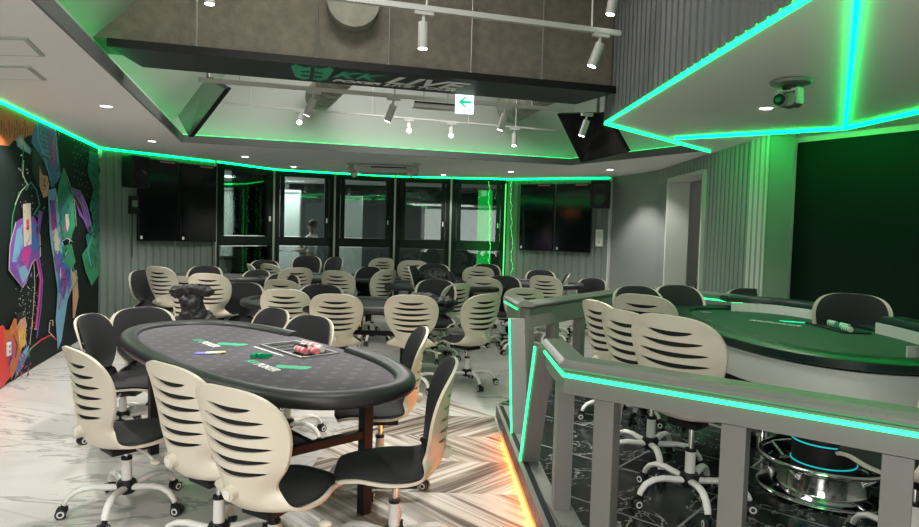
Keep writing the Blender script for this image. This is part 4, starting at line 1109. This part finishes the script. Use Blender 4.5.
# projector-like unit and its small spots before the windows
p = at(389, 166, CZ)
r = empty('air_conditioner', (p.x, p.y, CZ), .1, 'flat white ceiling unit before the middle window', 'ceiling unit')
MB().box((0, 0, -.075), (1.0, .55, .14), bev=.02, m='lampw').build('unit_body', None, r); MB().box((0, -.278, -.05), (.6, .006, .02), m='black').build('air_slot', None, r)
for px, lab in ((350, 'left'), (417, 'right')):
    q = at(px, 163.5, CZ); r = empty('spot_lamp', (q.x, q.y, CZ), 0, 'small white adjustable spot on the ceiling %s of the white unit' % lab, 'spotlight', 'spots beside the ceiling unit')
    MB().cyl((0, 0, 0), (0, 0, -.03), .06, seg=16).cyl((0, 0, -.03), (0, 0, -.09), .01, seg=8).build('mount', 'lampw', r)
    spot(r, (0, 0, -.09), (.5 if lab == 'left' else -.5, -.5, -.5), L=.18, r=.055, em='outlet')
# ceiling camera (PTZ)
p = at(791, 80, CZ)
r = empty('ceiling_camera', (p.x, p.y, CZ), math.radians(-55), 'silver pan and tilt camera on a bracket under the right ceiling', 'camera')
MB().lathe([(0, 0), (.11, 0), (.135, -.012), (.125, -.03), (.06, -.045), (0, -.045)], seg=32).build('mount_plate', 'steel', r, smooth=True)
MB().cyl((0, 0, -.04), (0, 0, -.075), .055, .05, seg=24).build('neck', 'black', r, smooth=True)
MB().box((-.062, 0, -.115), (.022, .085, .11), bev=.008).box((.062, 0, -.115), (.022, .085, .11), bev=.008).box((0, .0, -.075), (.14, .085, .022), bev=.006).build('yoke', 'lampw', r, smooth=True)
MB().cyl((-.03, .06, -.14), (-.03, -.075, -.14), .046, seg=24, m='steel').cyl((0.02, .06, -.14), (.02, -.05, -.14), .046, seg=24, m='steel').build('camera_head', None, r, smooth=True)
MB().cyl((-.03, -.07, -.14), (-.03, -.095, -.14), .038, .036, seg=24, m='black').cyl((-.03, -.094, -.14), (-.03, -.098, -.14), .022, seg=20, m='screen').build('lens', None, r, smooth=True)
# corner camera
p = at(100, 150, CZ-.02)
r = empty('corner_camera', p+Vector((.05, -.12, 0)), 0, 'small white camera at the mural corner of the ceiling', 'camera')
MB().cyl((0, 0, .02), (0, 0, -.06), .05, seg=18).build('camera_base', 'white', r, smooth=True)
MB().sph((0, -.02, -.09), .055, m='white').sph((0, -.055, -.105), .03, m='black').build('camera_dome', None, r, smooth=True)

# green string lights by the rightmost window
for px, lab in ((489, 'left strand of green string lights by the rightmost window'), (511, 'right strand of green string lights beside the wall screens')):
    x = px; pts = []
    for k in range(26):
        q = on_wall(x+random.uniform(-1.2, 1.2), 182+k*4.1, WIN[4], K5 if px > 500 else K4); pts.append(q+Vector((0, -.16, 0)))
    r = empty('string_lights', (pts[0].x, pts[0].y, 2.6), 0, lab, 'string lights', 'strands of string lights')
    o = pts[0].copy(); o.z = 2.6
    MB().tube([q-o for q in pts], .004, 6).build('cable', 'ledstr', r)
    mb = MB()
    for q in pts[1::2]: mb.sph(q-o, .011, seg=8)
    mb.build('bulbs', 'ledstr', r)
p = on_wall(505, 235, WIN[4], K4)
gl = MB().box((0, 0, 0), (.02, .02, 2.4)); tag(gl.build('led_tube', 'ledstr', loc=(K4.x-.03, K4.y-.16, 1.4)), 'upright green light tube at the edge of the rightmost window', 'led strip')
area('green_glow_fill', (K4.x-.45, K4.y-.35, 1.5), .3, 7, (0, 1, .12), (PI/2, 0, 0), sy=2)  # added area light spreading green glow by the window, without a fixture

# ------------------------------------------------------------------ mural
MUR = {'orange': (.50, .13, .04), 'red': (.62, .03, .03), 'blue': (.05, .13, .38), 'sky': (.16, .35, .50), 'violet': (.17, .06, .32), 'magenta': (.45, .04, .25),
       'teal': (.02, .20, .16), 'jade': (.03, .26, .12), 'cream': (.55, .50, .40), 'face': (.52, .28, .18), 'ink': (.008, .008, .012), 'yellow': (.60, .38, .05), 'grey': (.22, .2, .24)}
for k, v in MUR.items(): M['mu_'+k] = mat('mural_'+k, v, .5)
M['mu_base'] = mat('mural_black', (.005, .010, .009), .65, spec=.2)
dd = (K1-K0).normalized(); n = Vector((dd.y, -dd.x, 0))
mu = MB(); layer = [0]
MUR_S = []
a = K1-dd*11.5
mu.quadpoly([Vector((a.x, a.y, .0))+n*.006, Vector((K1.x, K1.y, .0))+n*.006, Vector((K1.x, K1.y, CZ))+n*.006, Vector((a.x, a.y, CZ))+n*.006], 'mu_base')
def mp(col, pts, smooth=0):
    layer[0] += 1; off = .008+layer[0]*.00025
    V = [on_wall(x, y, K0, K1)+n*off for x, y in pts]
    V = [Vector((v.x, v.y, min(CZ-.03, max(.01, v.z)))) for v in V]
    # triangulate so concave outlines hold
    s = [(v-V[0]).dot(dd) for v in V]; loc2 = [Vector((si, v.z, 0)) for si, v in zip(s, V)]
    vs = [mu.bm.verts.new(v) for v in V]; fs = []
    for t in tessellate_polygon([loc2]):
        try: fs.append(mu.bm.faces.new([vs[i] for i in t]))
        except ValueError: pass
    mu._m(fs, 'mu_'+col)
def jag(col, x, y, w_, h_, k=7, seed=0):
    rnd = random.Random(seed); pts = []
    for i in range(k):
        a = 2*PI*i/k; rr = rnd.uniform(.55, 1.0); pts.append((x+math.cos(a)*w_*rr, y+math.sin(a)*h_*rr))
    mp(col, pts)
def line(col, pts, wd=.8):
    L_ = []; R_ = []
    for i, p in enumerate(pts):
        q0 = pts[max(i-1, 0)]; q1 = pts[min(i+1, len(pts)-1)]; dx, dy = q1[0]-q0[0], q1[1]-q0[1]; l = math.hypot(dx, dy) or 1
        L_.append((p[0]-dy/l*wd/2, p[1]+dx/l*wd/2)); R_.append((p[0]+dy/l*wd/2, p[1]-dx/l*wd/2))
    mp(col, L_+R_[::-1])
# sky patch, upper left
mp('orange', [(-30, 88), (0, 103), (20, 113), (38, 121), (36, 134), (26, 136), (20, 142), (13, 140), (8, 146), (0, 145), (-30, 140)])
for k in range(10): line('ink', [(0+k*2.6, 120+(k % 3)*4), (0.8+k*2.6, 128+(k % 4)*3), (0+k*2.6, 134+(k % 2)*4)], .8)
# pale striped scarf / horn
mp('sky', [(15, 139), (20, 135), (24, 142), (30, 149), (29, 154), (21, 150), (16, 146)]); mp('cream', [(17, 141), (20, 138), (24, 145), (27, 150), (22, 148)])
# blue hooded hair mass
mp('blue', [(36, 119), (48, 124), (55, 129), (57, 150), (60, 175), (56, 182), (50, 188), (48, 176), (42, 160), (35, 150), (30, 142), (32, 130)])
mp('violet', [(46, 124), (55, 129), (57, 145), (55, 165), (51, 172), (48, 150)]); mp('magenta', [(50, 140), (54, 144), (54, 160), (51, 165)])
for k in range(5): line('sky', [(38+k*.5, 133+k*5), (46+k*.6, 137+k*5)], .9)
line('sky', [(36, 122), (37, 140), (44, 158), (49, 180)], 1.2); line('sky', [(54, 130), (56, 155), (57, 178)], 1)
mp('ink', [(31, 147), (38, 155), (43, 170), (42, 190), (36, 186), (31, 172)])
mp('face', [(38, 166), (45, 172), (48, 184), (46, 196), (42, 198), (38, 186)]); mp('ink', [(37, 163), (44, 168), (46, 176), (41, 175)]); line('ink', [(41, 190), (44, 189)], .7); line('ink', [(40, 180), (42, 179)], 1)
# dark arm outline in pale line work
line('jade', [(22, 145), (20, 170), (25, 185), (17, 193), (11, 215), (9, 240)], 1.0); line('cream', [(22, 160), (21, 176), (26, 184), (19, 192), (13, 205)], .8)
line('teal', [(24, 190), (29, 182), (35, 190), (38, 205), (32, 215)], 1.5)
# green cloak and wing
mp('jade', [(62, 168), (66, 180), (72, 200), (74, 225), (70, 238), (62, 240), (56, 225), (55, 200), (57, 185)])
mp('teal', [(60, 182), (66, 190), (69, 215), (66, 232), (61, 225), (58, 205)]); mp('cream', [(64, 214), (67, 214), (68, 224), (66, 232), (64, 225)]); line('cream', [(62, 168), (67, 180), (73, 201), (75, 226)], .5)
mp('violet', [(70, 188), (79, 190), (85, 205), (90, 222), (87, 234), (82, 220), (78, 215), (75, 205)]); mp('ink', [(72, 194), (78, 195), (82, 208), (85, 222), (80, 213), (76, 206)])
line('grey', [(70, 188), (79, 191), (86, 207), (90, 226)], .8); line('grey', [(74, 193), (80, 205), (86, 228)], .6)
# torso, colourful clothes
mp('sky', [(46, 190), (54, 188), (56, 200), (58, 226), (62, 245), (70, 262), (72, 285), (66, 300), (60, 340), (56, 350), (54, 320), (56, 290), (52, 262), (48, 235)])
mp('violet', [(48, 200), (53, 200), (55, 222), (56, 246), (62, 262), (60, 280), (54, 270), (51, 240)]); mp('cream', [(50, 230), (54, 226), (58, 240), (57, 256), (53, 250)]); mp('magenta', [(49, 214), (52, 212), (54, 228), (51, 232)])
mp('blue', [(56, 250), (68, 262), (70, 285), (62, 300), (57, 290)]); mp('jade', [(60, 246), (70, 244), (74, 262), (69, 270), (62, 262)]); mp('violet', [(60, 268), (66, 270), (64, 290), (59, 296)])
mp('face', [(70, 272), (75, 270), (77, 296), (73, 318), (71, 318), (71, 292)])
line('sky', [(66, 286), (60, 312), (57, 345)], 1.6); line('jade', [(69, 262), (76, 278), (72, 288)], 1.4); line('magenta', [(58, 262), (62, 285), (57, 310)], 1.0)
# teal foliage by the corner
mp('teal', [(88, 150), (97, 154), (97, 250), (92, 262), (86, 248), (84, 236), (92, 225), (88, 205), (92, 190), (86, 172)])
mp('jade', [(90, 235), (97, 230), (97, 275), (90, 286), (84, 272), (80, 255), (86, 246)]); line('sky', [(92, 232), (86, 250), (90, 268)], .8)
for k in range(9): line('ink', [(86+k % 3*4, 160+k*12), (94, 166+k*12)], 1.0)
# colourful flask at left
mp('violet', [(13, 222), (19, 218), (31, 216), (36, 225), (38, 255), (30, 262), (24, 284), (20, 288), (12, 278), (6, 270), (8, 240)])
mp('sky', [(14, 230), (20, 224), (20, 245), (14, 262), (9, 262)]); mp('magenta', [(20, 248), (28, 250), (25, 268), (19, 262)]); mp('blue', [(28, 222), (35, 226), (37, 250), (30, 252)]); mp('sky', [(15, 268), (22, 265), (26, 272), (20, 284)])
line('cream', [(13, 222), (7, 245), (6, 270), (20, 288), (30, 262), (38, 256), (37, 226)], .8)
mp('cream', [(20, 204), (28, 203), (29, 244), (21, 247)]); mp('red', [(23.5, 220), (26, 219), (26.5, 229), (24, 231)])
mp('violet', [(36, 210), (40, 212), (36, 240), (34, 236)]); line('magenta', [(34, 258), (38, 280), (36, 305), (33, 330)], 2.2); line('violet', [(36, 255), (40, 280), (38, 310), (34, 338)], 1.2); line('cream', [(31, 262), (32, 285), (30, 315), (27, 345)], .5)
# lower left figure in orange, yellow, red
mp('red', [(-30, 370), (-30, 335), (0, 325), (5, 335), (12, 345), (14, 362), (8, 376), (0, 392), (-30, 400)])
mp('orange', [(0, 330), (6, 330), (11, 318), (20, 322), (22, 335), (18, 352), (14, 368), (8, 380), (6, 362), (2, 350)]); mp('yellow', [(14, 325), (20, 320), (23, 330), (22, 345), (17, 350)]); mp('face', [(15, 318), (22, 316), (24, 326), (19, 332), (15, 328)])
mp('ink', [(13, 314), (22, 310), (24, 316), (17, 320), (14, 326)]); mp('magenta', [(4, 340), (10, 340), (11, 355), (5, 368)]); mp('blue', [(16, 356), (24, 346), (26, 352), (18, 370), (11, 380)]); mp('sky', [(20, 352), (26, 345), (24, 358)])
line('ink', [(2, 345), (8, 352), (6, 366)], 1); line('ink', [(10, 335), (14, 345), (12, 358)], .8)
line('red', [(26, 350), (38, 340), (48, 335), (54, 340)], 1.4); line('jade', [(22, 358), (30, 346), (34, 343)], 1); line('cream', [(47, 322), (46, 332), (51, 337)], .8); line('cream', [(47, 321), (50, 320), (50, 326)], .8)
# small shards of colour over the figures
rs = random.Random(11)
def shards(cols, x0, x1, y0, y1, n_, sz=3.0, skew=0):
    for _ in range(n_):
        y = rs.uniform(y0, y1); x = rs.uniform(x0, x1)+skew*(y-y0)/(y1-y0); a = rs.uniform(0, 6.28); l = sz*rs.uniform(.6, 2.2); w_ = sz*rs.uniform(.15, .45)
        dx, dy = math.cos(a)*.45, math.sin(a); mp(rs.choice(cols), [(x-dx*l, y-dy*l), (x+dy*w_*.5, y-dx*w_), (x+dx*l, y+dy*l), (x-dy*w_*.5, y+dx*w_)])
shards(['blue', 'violet', 'sky', 'ink', 'ink'], 37, 56, 128, 180, 34)
shards(['teal', 'jade', 'ink', 'ink'], 59, 72, 180, 236, 26)
shards(['blue', 'violet', 'magenta', 'sky', 'ink', 'cream'], 49, 66, 195, 300, 60, 3.4, 4)
shards(['violet', 'blue', 'sky', 'magenta', 'ink'], 9, 36, 222, 278, 40)
shards(['ink', 'teal', 'ink', 'jade'], 85, 96, 156, 280, 50, 4)
shards(['orange', 'ink', 'ink'], 0, 34, 108, 138, 30, 2)
shards(['orange', 'yellow', 'red', 'ink', 'magenta', 'cream'], 0, 22, 322, 376, 50, 3)
shards(['ink', 'ink', 'teal'], 20, 48, 150, 235, 20, 4)
# dots
rd = random.Random(3)
for gx in range(8):
    for gy in range(9):
        x, y = 64+gx*3.4+(gy % 2)*1.7, 140+gy*6+gx*1.5
        if rd.random() < .75: mp('grey', [(x, y-.8), (x+.6, y), (x, y+.8), (x-.6, y)])
for k in range(60):
    x, y = rd.uniform(0, 24), rd.uniform(286, 330); mp('cream', [(x, y-.7), (x+.5, y), (x, y+.7), (x-.5, y)])
for k in range(26):
    x, y = rd.uniform(1, 18), rd.uniform(150, 215); mp('grey', [(x, y-.8), (x+.6, y), (x, y+.8), (x-.6, y)])
for k in range(12):
    x, y = rd.uniform(38, 52), rd.uniform(240, 275); mp('jade', [(x, y-1.5), (x+.8, y), (x, y+1.5), (x-.8, y)])
o = mu.build('mural_panel', None, norm=True); tag(o, 'painted mural of colourful comic style figures on black covering the left wall', 'mural')
q = on_wall(5, 349, K0, K1)
o = MB().box((0, 0, 0), (.085, .02, .13), m='outlet', bev=.003).box((0, -.011, .025), (.04, .002, .03), m='steel').box((0, -.011, -.025), (.04, .002, .03), m='steel'); tag(o.build('power_outlet', None, loc=q+n*.03, rz=math.atan2(dd.y, dd.x)), 'white power outlet low on the mural', 'outlet')

# ------------------------------------------------------------------ people
def person(loc, rz, label, shirt='shirt', seat=False):
    root = empty('person', loc, rz, label, 'person')
    def skin(name, pts, edges, m):
        me = bpy.data.meshes.new(name); me.from_pydata([p[:3] for p in pts], edges, []); o = bpy.data.objects.new(name, me); COL.objects.link(o)
        md = o.modifiers.new('s', 'SKIN'); 
        for i, p in enumerate(pts): me.skin_vertices[0].data[i].radius = (p[3], p[4] if len(p) > 4 else p[3])
        me.skin_vertices[0].data[0].use_root = True
        o.modifiers.new('u', 'SUBSURF').levels = 2
        dg = bpy.context.evaluated_depsgraph_get(); m2 = bpy.data.meshes.new_from_object(o.evaluated_get(dg)); bpy.data.objects.remove(o)
        m2.materials.clear(); m2.materials.append(M[m])
        for p in m2.polygons: p.use_smooth = True
        o = bpy.data.objects.new(name, m2); COL.objects.link(o); o.parent = root; return o
    body = [(0, 0, .95, .13, .10), (0, 0, 1.15, .13, .09), (0, 0, 1.35, .16, .10), (0, 0, 1.46, .07, .07), (0, 0, 1.52, .045, .045), (0, .01, 1.60, .07, .085), (0, .015, 1.67, .072, .09), (0, .01, 1.73, .05, .06),
            (.19, 0, 1.41, .055), (.24, .06, 1.14, .04), (.22, .26, 1.08, .03), (-.19, 0, 1.41, .055), (-.25, .05, 1.14, .04), (-.20, .25, 1.10, .03),
            (.09, 0, .85, .085), (.10, 0, .48, .06), (.10, -.02, .09, .04), (.10, .12, .035, .035), (-.09, 0, .85, .085), (-.10, .02, .48, .06), (-.10, -.01, .09, .04), (-.10, .13, .035, .035)]
    ed = [(0, 1), (1, 2), (2, 3), (3, 4), (4, 5), (5, 6), (6, 7), (2, 8), (8, 9), (9, 10), (2, 11), (11, 12), (12, 13), (0, 14), (14, 15), (15, 16), (16, 17), (0, 18), (18, 19), (19, 20), (20, 21)]
    # hands: palm and fingers
    for base, sx in ((10, 1), (13, -1)):
        x, y, z = body[base][:3]; i0 = len(body); body.append((x, y+.07, z, .026, .015)); ed.append((base, i0))
        for k in range(4):
            fx = x+(k-1.5)*.019; i = len(body); body.append((fx, y+.115, z-.003, .009)); body.append((fx, y+.15-abs(k-1.3)*.006, z-.02, .008)); ed += [(i0, i), (i, i+1)]
        i = len(body); body.append((x-sx*.04, y+.08, z, .010)); ed.append((base, i))
    if seat:
        low = {14: (.10, .30, .52, .085), 15: (.11, .50, .50, .065), 16: (.11, .50, .09, .04), 17: (.11, .63, .035, .035), 18: (-.10, .30, .52, .085), 19: (-.11, .50, .50, .065), 20: (-.11, .50, .09, .04), 21: (-.11, .63, .035, .035)}
        body = [low[i] if i in low else (p[0], p[1], p[2]-.41, *p[3:]) for i, p in enumerate(body)]
    dz = .41 if seat else 0
    b = skin('body', body, ed, 'skin')
    sh = [(p[0], p[1], p[2], p[3]*1.12, (p[4] if len(p) > 4 else p[3])*1.15) for p in body]
    skin('shirt', [sh[0], sh[1], sh[2], (0, 0, 1.43-dz, .09, .09), sh[8], (sh[9][0], sh[9][1], sh[9][2], .05, .05), sh[11], (sh[12][0], sh[12][1], sh[12][2], .05, .05)], [(0, 1), (1, 2), (2, 3), (2, 4), (4, 5), (2, 6), (6, 7)], shirt)
    skin('trousers', [(0, 0, .55, .145, .11), (.10, .30, .52, .10, .10), (.11, .50, .50, .08, .08), (.11, .50, .14, .055, .055), (-.10, .30, .52, .10, .10), (-.11, .50, .50, .08, .08), (-.11, .50, .14, .055, .055)] if seat else [(0, 0, .96, .145, .11), (.09, 0, .85, .10, .10), (.10, 0, .48, .075, .075), (.10, -.02, .12, .055, .055), (-.09, 0, .85, .10, .10), (-.10, .02, .48, .075, .075), (-.10, -.01, .12, .055, .055)], [(0, 1), (1, 2), (2, 3), (0, 4), (4, 5), (5, 6)], 'pants')
    MB().sph((0, -.015, 1.70-dz), .098, sc=(.95, 1.05, 1.0), seg=20).build('hair', 'hair', root, smooth=True)
    MB().sph((.032, .093, 1.655-dz), .010, seg=8).sph((-.032, .093, 1.655-dz), .010, seg=8).build('eyes', 'black', root)
    MB().cyl((0, .088, 1.65-dz), (0, .118, 1.62-dz), .008, .014, 10).build('nose', 'skin', root, smooth=True)
    MB().box((0, .095, 1.585-dz), (.045, .012, .010), bev=.003).build('mouth', 'chipp', root)
    MB().sph((.078, 0, 1.63-dz), .022, sc=(.4, .8, 1.2), seg=10).sph((-.078, 0, 1.63-dz), .022, sc=(.4, .8, 1.2), seg=10).build('ears', 'skin', root)
    return root
p = atD(312, 240, 14.2); person((p.x, 14.2, 0), 1.4, 'stand-in beyond the second window for a reflected person in a white top, arms forward')  # figures added beyond the glass in place of reflected people
p = atD(263, 240, 14.6); person((p.x, 14.6, 0), -1.0, 'stand-in beyond the leftmost window for a reflected person in a grey top', shirt='greywall')
person((3.72, 9.45, 0), 2.0, 'person seated just inside the doorway of the slatted wall, mostly hidden', shirt='pants', seat=True)
st = empty('stool', (3.72, 9.45, 0), 0, 'round stool under the person inside the doorway', 'stool')
MB().cyl((0, 0, .38), (0, 0, .42), .17, seg=24).build('seat', 'black', st)
for k in range(4):
    a = PI/2*k; MB().cyl((.13*math.cos(a), .13*math.sin(a), .38), (.17*math.cos(a), .17*math.sin(a), 0), .012, seg=8).build('leg', 'steel', st)
